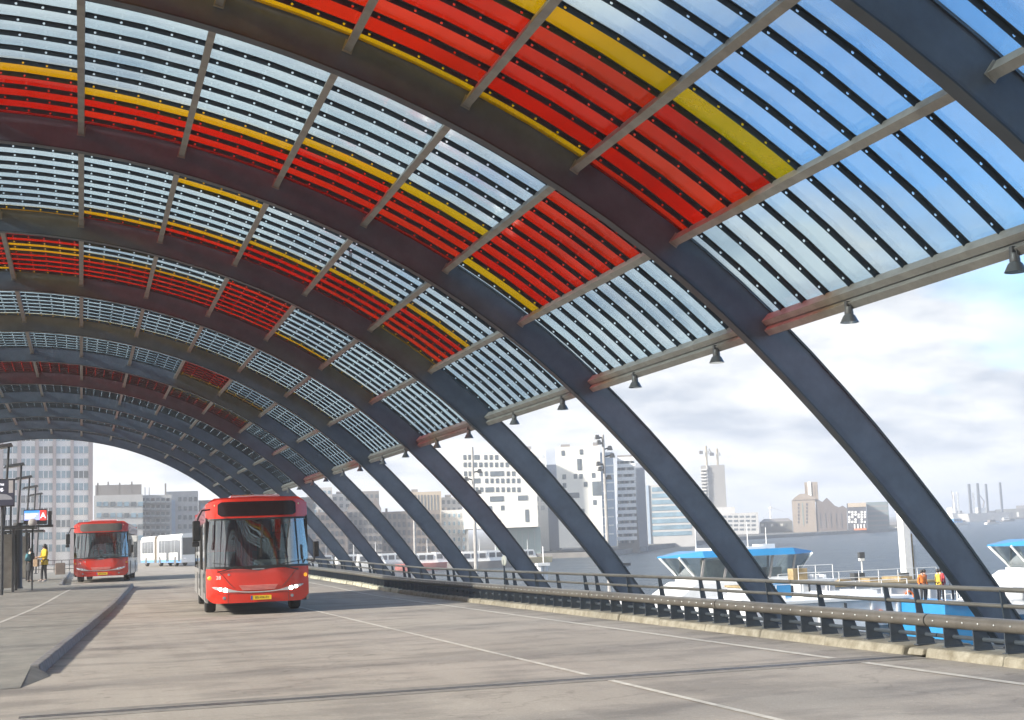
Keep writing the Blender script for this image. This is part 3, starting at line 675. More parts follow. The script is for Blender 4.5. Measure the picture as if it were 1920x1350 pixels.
    for s in (-1, 1):
        b = MB(); b.span((s * (W2 - .05), y0, .32), (s * W2, 1.95, 1.10)); b.span((s * (W2 - .05), 3.05, .32), (s * W2, 8.05, 1.10)); b.span((s * (W2 - .05), 9.15, .32), (s * W2, BL, 1.10))
        b.span((s * (W2 - .05), 1.95, .98), (s * W2, 3.05, 1.10)); b.span((s * (W2 - .05), 8.05, .98), (s * W2, 9.15, 1.10)); b.build('side_panel', SILV, t)
        for yy in (.36, 1.9, 3.4, 4.9, 6.4, 7.9, 9.4, 10.9, 11.9): b = MB(); b.span((s * (W2 - .05), yy - .05, 1.10), (s * (W2 - .004), yy + .05, 2.34)); b.build('window_pillar', BLK, t)
        ys = (.41, 1.85, 1.95, 3.35, 3.45, 4.85, 4.95, 6.35, 6.45, 7.85, 7.95, 9.35, 9.45, 10.85, 10.95, 11.85)
        for a, c_ in zip(ys[::2], ys[1::2]):
            b = MB(); b.span((s * (W2 - .022), a, 1.10), (s * (W2 - .012), c_, 2.34)); b.build('side_window', SIDEG, t)
        if s == -1:
            for ya in (.55, 5.0):
                d = MB(); d.span((s * (W2 + .004), ya, .36), (s * (W2 + .022), ya + 1.2, 2.3)); dd = d.build('door', mat('door_grey', (.26, .26, .25), .35, .2), t)
                for q in (.06, .64):
                    g = MB(); g.span((s * (W2 + .023), ya + q, .55), (s * (W2 + .029), ya + q + .5, 2.2)); g.build('door_glass', mat('door_pane', (.05, .055, .06), .06, spec=.8), dd)
    b = MB(); prof = [(-W2, 2.32), (-W2, 2.62), (-W2 + .06, 2.80), (-W2 + .22, 2.90), (0, BH), (W2 - .22, 2.90), (W2 - .06, 2.80), (W2, 2.62), (W2, 2.32), (W2 - .04, 2.32), (W2 - .05, 2.6), (W2 - .25, 2.8), (0, 2.83), (-W2 + .25, 2.8), (-W2 + .05, 2.6), (-W2 + .04, 2.32)]
    def rr_(y, k=1.): return [(x * k, y, z) for x, z in prof]
    b.loft([[(x, max(y, fy(x, 2.6) + .05), z) for x, y, z in rr_(.1)], rr_(.45), rr_(BL - .1), rr_(BL, .985)]); b.build('roof_shell', RED, t, smooth=True)
    b = MB(); b.loft([[(x, y, z) for x, z in ((-.62, BH - .06), (-.56, BH + zz_), (.66, BH + zz_), (.72, BH - .06))] for y, zz_ in ((1.2, -.02), (1.6, .09), (3.3, .10), (3.6, -.02))]); b.build('roof_pod', RED, t, smooth=True)
    b = MB(); b.span((-W2 + .03, BL - .06, .35), (W2 - .03, BL, 2.8)); b.build('rear_wall', RED, t)
    b = MB(); b.span((-W2 + .05, .35, .30), (W2 - .05, BL - .1, .38)); b.build('floor_pan', BLK, t)
    for s in (-1, 1):
        for yy in (2.5, 8.6):
            wh = new('wheel', None, t, (s * 1.10, yy, .48))
            b = MB(); b.lathe([(.30, -.14), (.44, -.14), (.475, -.10), (.48, 0), (.475, .10), (.44, .14), (.30, .14)], n=24, axis='X'); b.build('tyre', RUB, wh, smooth=True)
            b = MB(); b.lathe([(0, .05 * s), (.12, .10 * s), (.14, .03 * s), (.29, .08 * s), (.31, .13 * s), (.31, -.1 * s), (0, -.1 * s)], n=20, axis='X'); b.build('rim', RIM, wh, smooth=True)
    # mirrors
    def mirror(nm, p, d, a0):
        mr = MB(); mr.box(p, d); o = mr.build(nm, BLK, t, bevel=.03); mm = MB(); mm.box((p[0], p[1] + d[1] / 2 + .003, p[2]), (d[0] * .8, .004, d[2] * .85)); mm.build('mirror_glass', CHROME, o)
        ar = MB(); ar.path(a0, .022, 8); ar.build('mirror_arm', BLK if nm == 'mirror' else RED, o)
    mirror('mirror', (-1.50, -.10, 2.10), (.19, .10, .50), [(-1.16, .12, 2.62), (-1.36, -.04, 2.60), (-1.46, -.10, 2.40), (-1.49, -.10, 2.3)])
    mirror('mirror', (-1.52, -.09, 1.78), (.18, .10, .13), [(-1.50, -.1, 1.9), (-1.51, -.1, 1.8)])
    mirror('mirror', (1.44, .02, 1.56), (.15, .10, .38), [(1.22, .20, 1.30), (1.38, .06, 1.26), (1.42, .03, 1.42)])
    # inside
    b = MB(); b.span((-W2 + .06, .45, .38), (W2 - .06, BL - .1, .42)); b.span((-W2 + .08, .45, 2.79), (W2 - .08, 2.0, 2.80)); b.build('cabin_floor', INT, t)
    b = MB(); b.hexa([(-.15, .18, .75), (1.12, .30, .75), (1.12, .75, .75), (-.15, .75, .75), (-.1, .22, 1.22), (1.1, .34, 1.22), (1.1, .62, 1.34), (-.05, .62, 1.36)]); b.build('dashboard', DASH, t, bevel=.04)
    b = MB(); 
    for i in range(16):
        a0, a1 = 2 * math.pi * i / 16, 2 * math.pi * (i + 1) / 16; pt = lambda a: (.62 + .23 * math.cos(a), .86 - .14 * math.sin(a), 1.36 + .18 * math.sin(a)); b.tube(pt(a0), pt(a1), .014, n=5)
    b.build('steering_wheel', BLK, t)
    b = MB(); b.box((.62, 1.75, .95), (.5, .5, .12)); b.box((.62, 2.0, 1.4), (.48, .12, .95)); b.box((.62, 2.0, 1.95), (.26, .1, .2)); b.build('driver_seat', BLK, t, bevel=.04)
    for px, py in ((-.78, .95), (-.45, 1.7), (-.25, 2.6), (-.1, 3.6), (.22, 2.6), (.1, 5.0), (-.6, 4.4), (.4, 4.2)):
        b = MB(); b.tube((px, py, .4), (px, py, 2.75), .022, n=8); b.build('grab_pole', REDP, t)
    b = MB(); b.path([(.25, 2.3, 2.2), (.25, 2.3, 1.35), (.3, 2.3, 1.25), (.5, 2.3, 1.25), (.55, 2.3, 1.35), (.55, 2.3, 2.2)], .022, 7); b.build('grab_rail', REDP, t)
    sb = MB(); sb.box((0, 0, .88), (.42, .42, .10)); sb.box((0, .2, 1.22), (.42, .08, .68)); sb.box((0, .05, .62), (.1, .3, .45)); SEATM = sb.mesh('seat', SEATF)
    for yy in (3.2, 4.1, 5.0, 5.9, 6.8, 7.7):
        for xx in (-1.0, -.56, .56, 1.0):
            if xx < 0 and yy in (5.0, 5.9): continue
            new('seat', SEATM, t, (xx, yy, 0))
    b = MB(); b.span((-1.15, 2.2, 2.5), (1.15, 2.35, 2.80)); b.span((-W2 + .1, 2.0, 2.79), (W2 - .1, BL - .2, 2.80)); b.build('cabin_ceiling', CEIL, t)
    b = MB(); b.span((.12, 2.15, .42), (1.2, 2.2, 1.9)); b.build('partition', glass('partition_glass', (.35, .37, .38), .0), t)
    # driver
    return t
q = at_y(484, 1040, 35.2)
bus1 = make_bus('red city bus driving with lit headlights and black destination display', (q.x, 35.2, road_z(35.2)), R(-3.0), '28', 'BS-VX-71', mat('display_off', (.012, .003, .004), .18, spec=.4), True)
q = at_y(189, 1040, 70)
bus2 = make_bus('red city bus standing at the platform with unlit headlights and grey destination display', (q.x, 70, road_z(70)), R(-4.2), '14', 'BT-LZ-04', mat('display_grey', (.10, .088, .078), .5), False)
for bs, nm in ((bus1, 'driver in dark clothes at the wheel of the bus with lit headlights'), (bus2, 'driver in dark clothes at the wheel of the bus standing at the platform')):
    loc = bs.matrix_basis @ Vector((.62, 1.70, .42))
    person(nm, loc, bs.rotation_euler.z, 1.75, mat('driver_jacket', (.03, .035, .05), .8), NAVY,
        dict(pel=(0, 0, .62), sp=(0, .03, .84), ch=(0, .02, 1.06), ne=(0, .0, 1.20), hd=(0, -.02, 1.28), tp=(0, -.01, 1.38), ls=(-.18, 0, 1.08), rs=(.18, 0, 1.08), le=(-.24, -.25, .88), re=(.24, -.25, .88),
             lw=(-.17, -.55, .95), rw=(.17, -.55, .95), lh=(-.1, 0, .60), rh=(.1, 0, .60), lk=(-.12, -.44, .58), rk=(.12, -.44, .58), la=(-.12, -.5, .10), ra=(.12, -.5, .10), lt=(-.12, -.68, .05), rt=(.12, -.68, .05)))

# ---------------------------------------------------------------- the white articulated bus beyond the roof
WB = mat('white_bus_body', (.74, .75, .75), .35, var=.04, coat=.3); BLUEB = mat('blue_skirt', (.10, .26, .52), .4); WG = mat('dark_window', (.06, .07, .08), .08, spec=.8); BELL = mat('bellows', (.26, .22, .17), .8)
Yw = 128; q = at_y(366, 1040, Yw)
wb = thing('articulated_bus', 'long white articulated bus with blue skirt beyond the end of the roof', 'bus', (q.x, Yw, road_z(Yw)), R(-70))
def section(x0, x1, nm, parent):       # local: x runs from the front (0) to the rear (+), y across
    b = MB(); prof = [(-1.25, .35), (-1.25, 2.6), (-1.1, 2.9), (0, 2.97), (1.1, 2.9), (1.25, 2.6), (1.25, .35)]
    b.loft([[(x0, y, z) for y, z in prof], [(x1, y, z) for y, z in prof]]); return b.build(nm, WB, parent, smooth=True)
wb.rotation_euler.z = R(99)
fs_ = section(0, 10.2, 'front_section', wb); rs_ = section(11.4, 17.8, 'rear_section', wb)
for i in range(8):
    b = MB(); b.box((10.25 + .15 * i + .05, 0, 1.62), (.10, 2.42 - (.08 if i % 2 else 0), 2.5 - (.08 if i % 2 else 0))); b.build('bellows_fold', BELL, wb)
for s in (-1, 1):
    for x0 in (1.4, 2.75, 4.1, 5.45, 6.8, 8.15):
        b = MB(); b.span((x0, s * 1.252, 1.25), (x0 + 1.25, s * 1.262, 2.4)); b.build('side_window', WG, fs_)
    for x0 in (11.7, 13.1, 14.5, 15.9):
        b = MB(); b.span((x0, s * 1.252, 1.25), (x0 + 1.3, s * 1.262, 2.4)); b.build('side_window', WG, rs_)
    for x0 in (.25, 5.0):
        b = MB(); b.span((x0, s * 1.253, .45), (x0 + 1.1, s * 1.268, 2.35)); b.build('door', WG, fs_)
    b = MB(); b.span((0.0, s * 1.252, .36), (10.2, s * 1.26, .62)); b.build('blue_stripe', BLUEB, fs_)
    b = MB(); b.span((11.4, s * 1.252, .36), (17.8, s * 1.26, .62)); b.build('blue_stripe', BLUEB, rs_)
    for x0 in (2.4, 8.9, 15.2):
        wh = new('wheel', None, wb, (x0, s * 1.13, .48))
        b = MB(); b.lathe([(.28, -.14), (.44, -.14), (.48, -.08), (.48, .08), (.44, .14), (.28, .14)], n=20, axis='Y'); b.build('tyre', RUB, wh, smooth=True)
        b = MB(); b.lathe([(0, .12 * s), (.16, .15 * s), (.29, .14 * s), (.29, -.1), (0, -.1)] if s > 0 else [(0, -.12), (.16, -.15), (.29, -.14), (.29, .1), (0, .1)], n=16, axis='Y'); b.build('rim', RIM, wh)
b = MB(); b.span((-.02, -1.12, 1.05), (.0, 1.12, 2.55)); b.build('windscreen', WG, fs_)
for s in (-1, 1):
    b = MB(); b.box((-.012, s * .95, .7), (.03, .3, .14)); b.build('headlight', CHROME, fs_)

# ================================================================ things on the platform
DARKM = mat('dark_steel', (.045, .047, .05), .45, .4); PANELB = mat('beige_panel', (.33, .30, .25), .5, var=.15); 
# street lamps in a row
def street_lamp(label, loc):
    t = thing('street_lamp', label, 'street lamp', loc, group='street lamps along the platform')
    h = 6.0 - loc[2]
    b = MB(); b.tube((-.30, 0, 0), (0, 0, h), .06, .045, 8); b.build('pole', DARKM, t, smooth=True)
    b = MB(); b.lathe([(0, 0), (.14, 0), (.14, .02), (.08, .06), (0, .06)], c=(-.30, 0, 0), n=10); b.build('base_plate', DARKM, t)
    hb = MB(); hb.hexa([(-.80, -.25, h - .16), (.16, -.25, h - .02), (.16, .25, h - .02), (-.80, .25, h - .16), (-.70, -.2, h - .02), (.10, -.2, h + .10), (.10, .2, h + .10), (-.70, .2, h - .02)]); hd = hb.build('lamp_head', DARKM, t)
    b = MB(); b.hexa([(-.66, -.2, h - .165), (-.05, -.2, h - .08), (-.05, .2, h - .08), (-.66, .2, h - .165), (-.66, -.2, h - .13), (-.05, -.2, h - .045), (-.05, .2, h - .045), (-.66, .2, h - .13)]); b.build('lamp_glass', mat('lamp_white', (.75, .75, .72), .3), hd)
for i, Yl in enumerate((58, 70, 81, 92, 103)):
    lab = ['street lamp rising behind the dark advertising screen', 'second street lamp of the platform row, counted from the dark advertising screen', 'third street lamp of the platform row, counted from the dark advertising screen', 'fourth street lamp of the platform row, counted from the dark advertising screen', 'last street lamp of the platform row, before the tower block'][i]
    street_lamp(lab, (-2.75, Yl, road_z(Yl) + .15))
# the display with the red A
def P(x, y, Y): return at_y(x, y, Y)
Yd = 60.; c = P(66, 969, Yd)
t = thing('bus_stop_display', 'hanging departure screen with a red field marked A on a steel arm', 'screen', (c.x, Yd, c.z))
wd, hd_ = (P(88, 969, Yd) - P(44, 969, Yd)).length, (P(66, 984, Yd) - P(66, 956, Yd)).length
b = MB(); b.box((0, .06, 0), (wd, .12, hd_)); b.build('case', DARKM, t, bevel=.01)
SCR = mat('screen_blue', (.05, .07, .2), .4, emit=(.32, .36, .75), estr=.9, var=.3, scale=2.5); SCB = mat('screen_bar', (.02, .1, .3), .4, emit=(.05, .22, .6), estr=.9); SCRR = mat('screen_red', (.5, .02, .02), .4, emit=(.85, .05, .04), estr=.9); SCW = mat('screen_white', (.8, .8, .8), .4, emit=(.8, .8, .9), estr=.9)
b = MB(); b.span((-wd * .47, -.006, -hd_ * .22), (wd * .19, -.002, hd_ * .42)); s1 = b.build('screen', SCR, t)
b = MB(); b.span((-wd * .47, -.010, hd_ * .27), (wd * .19, -.0065, hd_ * .42)); b.build('title_bar', SCB, s1)
for i in range(3):
    b = MB(); b.span((-wd * .44, -.010, hd_ * (.16 - .12 * i)), (wd * (.10 - .07 * i), -.0065, hd_ * (.20 - .12 * i))); b.build('text_line', SCW, s1)
b = MB(); b.span((wd * .20, -.006, -hd_ * .24), (wd * .47, -.002, hd_ * .42)); b.build('letter_field', SCRR, t)
text('stop_letter', 'A', hd_ * .55, SCW, t, (wd * .335, -.010, hd_ * .06), (R(90), 0, 0), .002)
b = MB(); b.box((wd * .62, .3, -.06), (wd * .16, .1, hd_ * .95)); b.build('side_panel', DARKM, t)
b = MB(); b.box((-.5, .3, -hd_ * .62), (2.4, .12, .10)); b.box((-.95, .3, .0), (.08, .08, 1.6)); b.build('arm', DARKM, t)
b = MB(); b.tube((-1.25, .3, -hd_ * .6), (-1.25, .3, road_z(Yd) + .15 - c.z), .06, n=8); b.build('post', DARKM, t)
# round mirror beside it
c = P(61, 980, 58.5); t = thing('round_mirror', 'round convex mirror on a thin post below the screen marked A', 'mirror', (c.x, 58.5, road_z(58.5) + .15))
b = MB(); b.lathe([(0, -.03), (.10, -.025), (.17, .0), (.17, .02), (0, .03)], c=(0, 0, c.z - road_z(58.5) - .15), n=16, axis='Y'); 
o = b.build('mirror_disc', mat('mirror_back', (.6, .58, .56), .3, .2), t, smooth=True)
b = MB()
o.data.transform(Matrix.Identity(4))
b.tube((0, .04, 0), (0, .04, c.z - road_z(58.5) + .0), .03, n=8); b.build('post', DARKM, t)
# advertising screen at the edge of the frame
Ya = 54.; c = P(2, 924, Ya); e1 = P(27.5, 924, Ya)
t = thing('advertising_screen', 'dark advertising screen with white lettering and a grey car shape', 'screen', (c.x, Ya, c.z)); hw_ = (e1 - c).length; hh = (P(2, 898, Ya) - P(2, 950, Ya)).length / 2
b = MB(); b.box((0, .08, 0), (2 * hw_, .16, 2 * hh)); b.build('case', DARKM, t, bevel=.01)
ADV = mat('advert_dark', (.02, .02, .03), .3, emit=(.03, .03, .045), estr=.6)
b = MB(); b.span((-hw_ * .94, -.006, -hh * .92), (hw_ * .94, -.002, hh * .92)); b.build('screen', ADV, t)
b = MB(); b.span((hw_ * .56, -.012, -.02 * hh), (hw_ * .88, -.007, hh * .88)); b.build('notice_panel', mat('notice_white', (.6, .58, .58), .6), t)
b = MB(); pts = [(-.9, -.5), (-.5, -.22), (-.1, -.08), (.4, -.12), (.75, -.3), (.85, -.5)]; b.prism([(x * hw_, -.011, z * hh) for x, z in pts], (0, .004, 0)); b.build('car_shape', mat('advert_grey', (.25, .25, .27), .4, emit=(.12, .12, .13), estr=.5), t)
text('advert_text', 'nu', hh * .32, SCW, t, (hw_ * .05, -.012, hh * .62), (R(90), 0, 0), .002); text('advert_text', 'ng.', hh * .36, SCW, t, (hw_ * .0, -.012, hh * .28), (R(90), 0, 0), .002)
b = MB(); b.tube((hw_ * .1, .1, -hh), (hw_ * .1, .1, road_z(Ya) + .15 - c.z), .06, n=8); b.build('post', DARKM, t)
# waiting shelters
def shelter(label, Y, x_r, depth, w):
    c = P(x_r, 1050, Y); g0 = road_z(Y) + .15
    t = thing('waiting_shelter', label, 'shelter', (c.x, Y, g0)); g = 'platform shelters'
    for i in range(4):
        b = MB(); b.box((-w * i / 3 - .04, 0, 1.2), (.10, .16, 2.4)); b.build('post', DARKM, t)
        b = MB(); b.box((-w * i / 3 - .04, depth, 1.2), (.10, .10, 2.4)); b.build('post', DARKM, t)
    for i in range(3):
        b = MB(); b.span((-w * i / 3 - .10, .02, .15), (-w * (i + 1) / 3 + .02, .05, 2.2)); b.build('panel', PANELB if i % 2 == 0 else DARKM, t)
    for q in range(2):
        b = MB(); b.span((-.06, depth * (q / 2) + .12, .25), (-.03, depth * ((q + 1) / 2) - .05, 2.2)); b.build('pane', glass('shelter_glass', (.55, .58, .58), .08, dirt=.15), t)
    b = MB(); b.span((-w - .3, -.35, 2.42), (.75, depth + .2, 2.50)); b.build('roof', DARKM, t)
    b = MB(); b.span((-w + .2, .5, .42), (-.4, .85, .47)); b.build('bench', PANELB, t)
    return t
shelter('dark shelter with beige panels at the edge of the platform, under the advertising screen', 57., 27, 2.6, 2.4)
shelter('dark framed shelter with flat roof behind the two people', 74., 52, 3.0, 3.0)
b = MB(); t = thing('black_column', 'thick black column between the shelters below the screen marked A', 'column', (P(34, 1060, 61).x, 61, road_z(61) + .15))
b.lathe([(0, 0), (.21, 0), (.17, .1), (.16, 2.6), (0, 2.6)], n=14); b.build('shaft', DARKM, t, smooth=True)
b = MB(); b.lathe([(0, 2.6), (.20, 2.6), (.20, 2.68), (0, 2.68)], n=14); b.build('cap', DARKM, t)
t = thing('roadside_planter', 'brown block planter in front of the far railing', 'planter', (P(113, 1060, 96).x, 96, road_z(96) + .0))
b = MB(); b.box((0, 0, .42), (.62, .6, .84)); b.build('box', mat('planter_brown', (.20, .15, .12), .8), t, bevel=.03); b = MB(); b.box((0, 0, .85), (.54, .52, .04)); b.build('soil', mat('soil', (.05, .04, .03), .9), t)
t = thing('far_railing', 'thin dark railing across the far end of the platform', 'railing', (P(130, 1060, 112).x, 112, road_z(112)))
for i in range(-7, 8): b = MB(); b.box((i * .55, 0, .5), (.05, .05, 1.0)); b.build('post', DARKM, t)
for z in (.35, .68, 1.0): b = MB(); b.box((0, 0, z), (7.8, .045, .045)); b.build('rail', DARKM, t)

# ================================================================ water and land
def water_material():
    M = bpy.data.materials.new('water'); M.use_nodes = True; t = M.node_tree; n = t.nodes; l = t.links; p = n['Principled BSDF']
    p.inputs['Base Color'].default_value = (.052, .078, .105, 1); p.inputs['Roughness'].default_value = .3; p.inputs['IOR'].default_value = 1.33; p.inputs['Specular IOR Level'].default_value = .28
    g = n.new('ShaderNodeNewGeometry'); mp = n.new('ShaderNodeMapping'); mp.inputs['Scale'].default_value = (.62, .26, 1); l.new(g.outputs['Position'], mp.inputs[0])
    a = n.new('ShaderNodeTexNoise'); a.inputs['Scale'].default_value = .55; a.inputs['Detail'].default_value = 6; a.inputs['Roughness'].default_value = .65; l.new(mp.outputs[0], a.inputs['Vector'])
    b = n.new('ShaderNodeBump'); b.inputs['Strength'].default_value = 1; b.inputs['Distance'].default_value = 6
    a2 = n.new('ShaderNodeTexNoise'); a2.inputs['Scale'].default_value = .13; a2.inputs['Detail'].default_value = 8; a2.inputs['Roughness'].default_value = .7; l.new(mp.outputs[0], a2.inputs['Vector'])
    ad = n.new('ShaderNodeMath'); ad.operation = 'MULTIPLY_ADD'; ad.inputs[1].default_value = 2.5; l.new(a2.outputs[0], ad.inputs[0]); l.new(a.outputs[0], ad.inputs[2]); l.new(ad.outputs[0], b.inputs['Height']); l.new(b.outputs[0], p.inputs['Normal'])
    return M
ring_ = [(11, 60), (40, -60), (6000, -600), (6000, 6000), (-600, 6000), (-600, 126), (11, 126)]
b = MB(); b.add([(x, y, water_z(x, y)) for x, y in ((-400, -300), (9000, -300), (9000, 9000), (-400, 9000))], [(0, 1, 2, 3)]); b.build('water', water_material(), kind='structure')
LAND = mat('land', (.13, .125, .11), .9, var=.25, scale=.05); QUAYM = mat('quay_stone', (.16, .15, .14), .85, var=.2, scale=.3)
shore = [on_water(x, y) for x, y in ((560, 1063), (700, 1060), (900, 1056), (1006, 1048), (1139, 1044), (1256, 1027), (1387, 1013), (1500, 1006), (1680, 996), (1720, 985), (1800, 979), (1960, 970), (2300, 950))]
shore = [Vector((11.5, 126, 0)), Vector((30, 200, 0)), Vector((48, 330, 0))] + shore
b = MB(); topz = lambda v: water_z(v.x, v.y) + 1.4
tops = [(v.x, v.y, topz(v)) for v in shore]
far = [(v.x * 1.2 - 500, v.y + 2600, water_z(v.x * 1.2 - 500, v.y + 2600) + 1.4) for v in shore]
for i in range(len(shore) - 1): b.add([tops[i], far[i], far[i + 1], tops[i + 1]], [(0, 1, 2, 3)])
b.add([(-900, 126, -5), tops[0], far[0], (-1500, 2800, 18)], [(0, 1, 2, 3)])
b.build('land', LAND, kind='structure')
b = MB()
for p, q in zip(shore, shore[1:]): b.add([(p.x, p.y, topz(p) - 4), (q.x, q.y, topz(q) - 4), (q.x, q.y, topz(q) + .02), (p.x, p.y, topz(p) + .02)], [(0, 1, 2, 3)])
b.build('quay_wall', QUAYM, kind='structure')

# ================================================================ the town behind
def M_(n, c, **k): return mat(n, c, k.pop('rough', .75), var=k.pop('var', .06), scale=k.pop('scale', .15), **k)
WGL = mat('far_window', (.10, .125, .145), .12, var=.25, scale=.3, spec=.7); WGB = mat('blue_window', (.20, .31, .39), .12, var=.25, scale=.2, spec=.8); WGD = mat('dark_window_far', (.07, .075, .085), .2, var=.2, scale=.3)
class Bld:
    def __init__(s, name, label, x0, x1, ytop, Y, depth, m, cat='building', ybot=None, group=None, taper=None):
        yb = ybot or 1050; xm = (x0 + x1) / 2
        a, c = at_y(x0, (ytop + yb) / 2, Y), at_y(x1, (ytop + yb) / 2, Y); s.Y = Y; s.cx = (a.x + c.x) / 2; s.w = c.x - a.x
        s.z0 = water_z(s.cx, Y) + 1.2 if ybot is None else at_y(xm, ybot, Y).z; s.z1 = at_y(xm, ytop, Y).z; s.depth = depth
        s.az = math.atan2(s.cx, Y); s.ux = Vector((math.cos(s.az), -math.sin(s.az), 0)); s.n = Vector((math.sin(s.az), math.cos(s.az), 0)); s.C = Vector((s.cx, Y, s.z0))
        s.w = abs(s.hit(x1, (ytop + yb) / 2)[0] - s.hit(x0, (ytop + yb) / 2)[0])
        s.t = thing(name, label, cat, (s.cx, Y, s.z0), -s.az, group=group); s.h = s.hit(xm, ytop)[1]
        b = MB(); w = s.w / 2; k = taper or 0
        b.hexa([(-w, 0, 0), (w, 0, 0), (w, depth, 0), (-w, depth, 0), (-w + k, 0, s.h), (w - k, 0, s.h), (w - k, depth, s.h), (-w + k, depth, s.h)]); s.wall = b.build('wall', m, s.t)
    def hit(s, px, py):
        v = ray(px, py); p = EYE + v * ((s.C - EYE).dot(s.n) / v.dot(s.n)) - s.C; return p.dot(s.ux), p.z
    loc = hit
    def win(s, x0, y0, x1, y1, m=None, name='window', off=.12, parent=None):
        (a, z1), (c, z0) = s.loc(x0, y0), s.loc(x1, y1); b = MB(); b.span((a, -off, z0), (c, .05, z1)); return b.build(name, m or WGL, parent or s.t)
    def side_win(s, sgn, y0, y1, z0, z1, m=None, name='window'):
        b = MB(); x = sgn * s.w / 2; b.span((x - .05, y0, z0), (x + .12, y1, z1)) if sgn > 0 else b.span((x - .12, y0, z0), (x + .05, y1, z1)); return b.build(name, m or WGL, s.t)
    def roofbox(s, x0, x1, yt, m, name='roof_plant', d=.6):
        (a, zt), (c, _) = s.loc(x0, yt), s.loc(x1, yt); b = MB(); b.span((a, s.depth * .15, s.h - .05), (c, s.depth * d, zt)); return b.build(name, m, s.t)
# --- tower block at the end of the roof
TW = M_('tower_spandrel', (.74, .74, .76)); RIBM = M_('tower_rib', (.27, .235, .25))
tw = Bld('tower_block', 'tall office tower with mauve ribs and rows of blue windows behind the roof arch', -60, 174, 700, 330, 22, TW, ybot=1062)
rib_px = (-32, 2, 36, 69, 102, 135)
for rx in rib_px + (170,): 
    w_ = 7 if rx > 160 else 4.2; (a, z1), (c, z0) = tw.loc(rx - w_ / 2, 704), tw.loc(rx + w_ / 2, 1060); b = MB(); b.span((a, -.75, 0), (c, .1, tw.h)); b.build('rib', RIBM, tw.t)
for r_ in range(12):
    y_ = 768 + r_ * 23.05
    for rx in rib_px:
        wd_ = tw.win(rx + 3.5, y_, rx + 30.5, y_ + 12.5, WGB if (r_ * 7 + rx) % 5 else WGL, name='window_band')
        for q in (12.4, 21.6): tw.win(rx + q - .7, y_ - .3, rx + q + .7, y_ + 12.8, TW, 'mullion', .22, wd_)
# --- grey blocks next to it
G1 = M_('grey_block', (.20, .185, .18)); G2 = M_('light_grey_block', (.45, .445, .44)); BR = M_('brown_brick', (.18, .15, .135)); TAN = M_('tan_block', (.42, .35, .27)); PALE = M_('pale_stone', (.55, .54, .52)); MINT = M_('mint_glass_base', (.34, .43, .41), rough=.25)
g1 = Bld('office_block', 'long grey office block with dark top floor beside the tower block', 176, 268, 928, 300, 30, G2, ybot=1062)
g1.roofbox(178, 266, 908, G1, 'top_floor', .9)
for i, x in enumerate((181, 201, 223, 246)): g1.roofbox(x, x + 3, 903 - 2 * (i % 2), G1, 'roof_vent', .3)
for r_, y_ in enumerate((941, 962, 983, 1004)):
    for x in range(181, 262, 13): g1.win(x, y_, x + 9, y_ + 8, WGB if (x + r_) % 3 else WGL)
g2 = Bld('apartment_block', 'grey terraced apartment block with many small balconies', 262, 322, 928, 318, 22, G2, ybot=1062)
random.seed(3)
for r_ in range(7):
    for c_ in range(6):
        x, y_ = 265 + c_ * 9.4, 934 + r_ * 13
        g2.win(x, y_, x + 6, y_ + 6.5, WGD if random.random() < .5 else WGL)
        bb = g2.win(x - .6, y_ + 6.2, x + 7, y_ + 9, PALE, 'balcony', 1.2)
for x in (271, 279): g2.roofbox(x, x + 1.2, 912, G1, 'chimney', .3)
g2.roofbox(309, 312, 905, G1, 'chimney', .3)
g3 = Bld('office_block', 'flat roofed grey block with a pale blue stair shaft', 312, 372, 921, 335, 22, G2, ybot=1062)
g3.win(318, 938, 329, 1050, M_('pale_blue_panel', (.40, .47, .55)), 'stair_shaft', .6)
for r_ in range(6):
    for x in (334, 344, 354, 364): g3.win(x, 932 + r_ * 17, x + 6, 940 + r_ * 17, WGL)
g4 = Bld('office_block', 'low grey office block showing between the arch legs beside the red bus', 372, 590, 935, 350, 22, G1, ybot=1062)
for r_ in range(5):
    for x in range(376, 588, 11): g4.win(x, 944 + r_ * 19, x + 7, 954 + r_ * 19, WGL if (x * 3 + r_) % 4 else WGB)
# --- old row along the water
rows = [('glazed_office', 'pale glazed office with flat roof behind the brick houses', 576, 624, 914, 410, G2, WGB, 9, 12),
        ('white_block', 'plain white block behind the brick warehouses', 622, 668, 926, 420, PALE, WGL, 12, 13),
        ('dark_block', 'dark roofed block behind the arch legs', 656, 712, 921, 425, G1, WGL, 9, 13),
        ('ribbed_block', 'tan block with thin vertical ribs above the warehouses', 763, 829, 922, 430, TAN, WGL, 6, 60),
        ('back_block', 'grey flat roofed block beside the tan ribbed block', 826, 868, 932, 440, G2, WGL, 10, 14)]
for nm, lab, x0, x1, yt, Y_, m_, wm, dx, dy in rows:
    bd = Bld(nm, lab, x0, x1, yt, Y_, 20, m_, ybot=1058); y_ = yt + 6
    while y_ < 1000:
        x = x0 + 2.5
        while x + dx * .6 < x1: bd.win(x, y_, x + dx * .55, y_ + min(dy * .5, 34), wm); x += dx
        y_ += dy
    bd.roofbox(x0 + 8, x0 + 20, yt - 5, G1, 'roof_plant')
wh = [('brick_warehouse', 'brown brick warehouse of five floors on the far quay', 590, 652, 960, BR), ('gabled_warehouse', 'dark gabled warehouse between brown brick warehouses', 652, 716, 954, G1),
      ('brick_warehouse', 'brown brick warehouse with tall narrow windows next to the white windowed house', 716, 826, 958, BR), ('quay_house', 'house front with rows of large white framed windows on the far quay', 828, 878, 956, G2)]
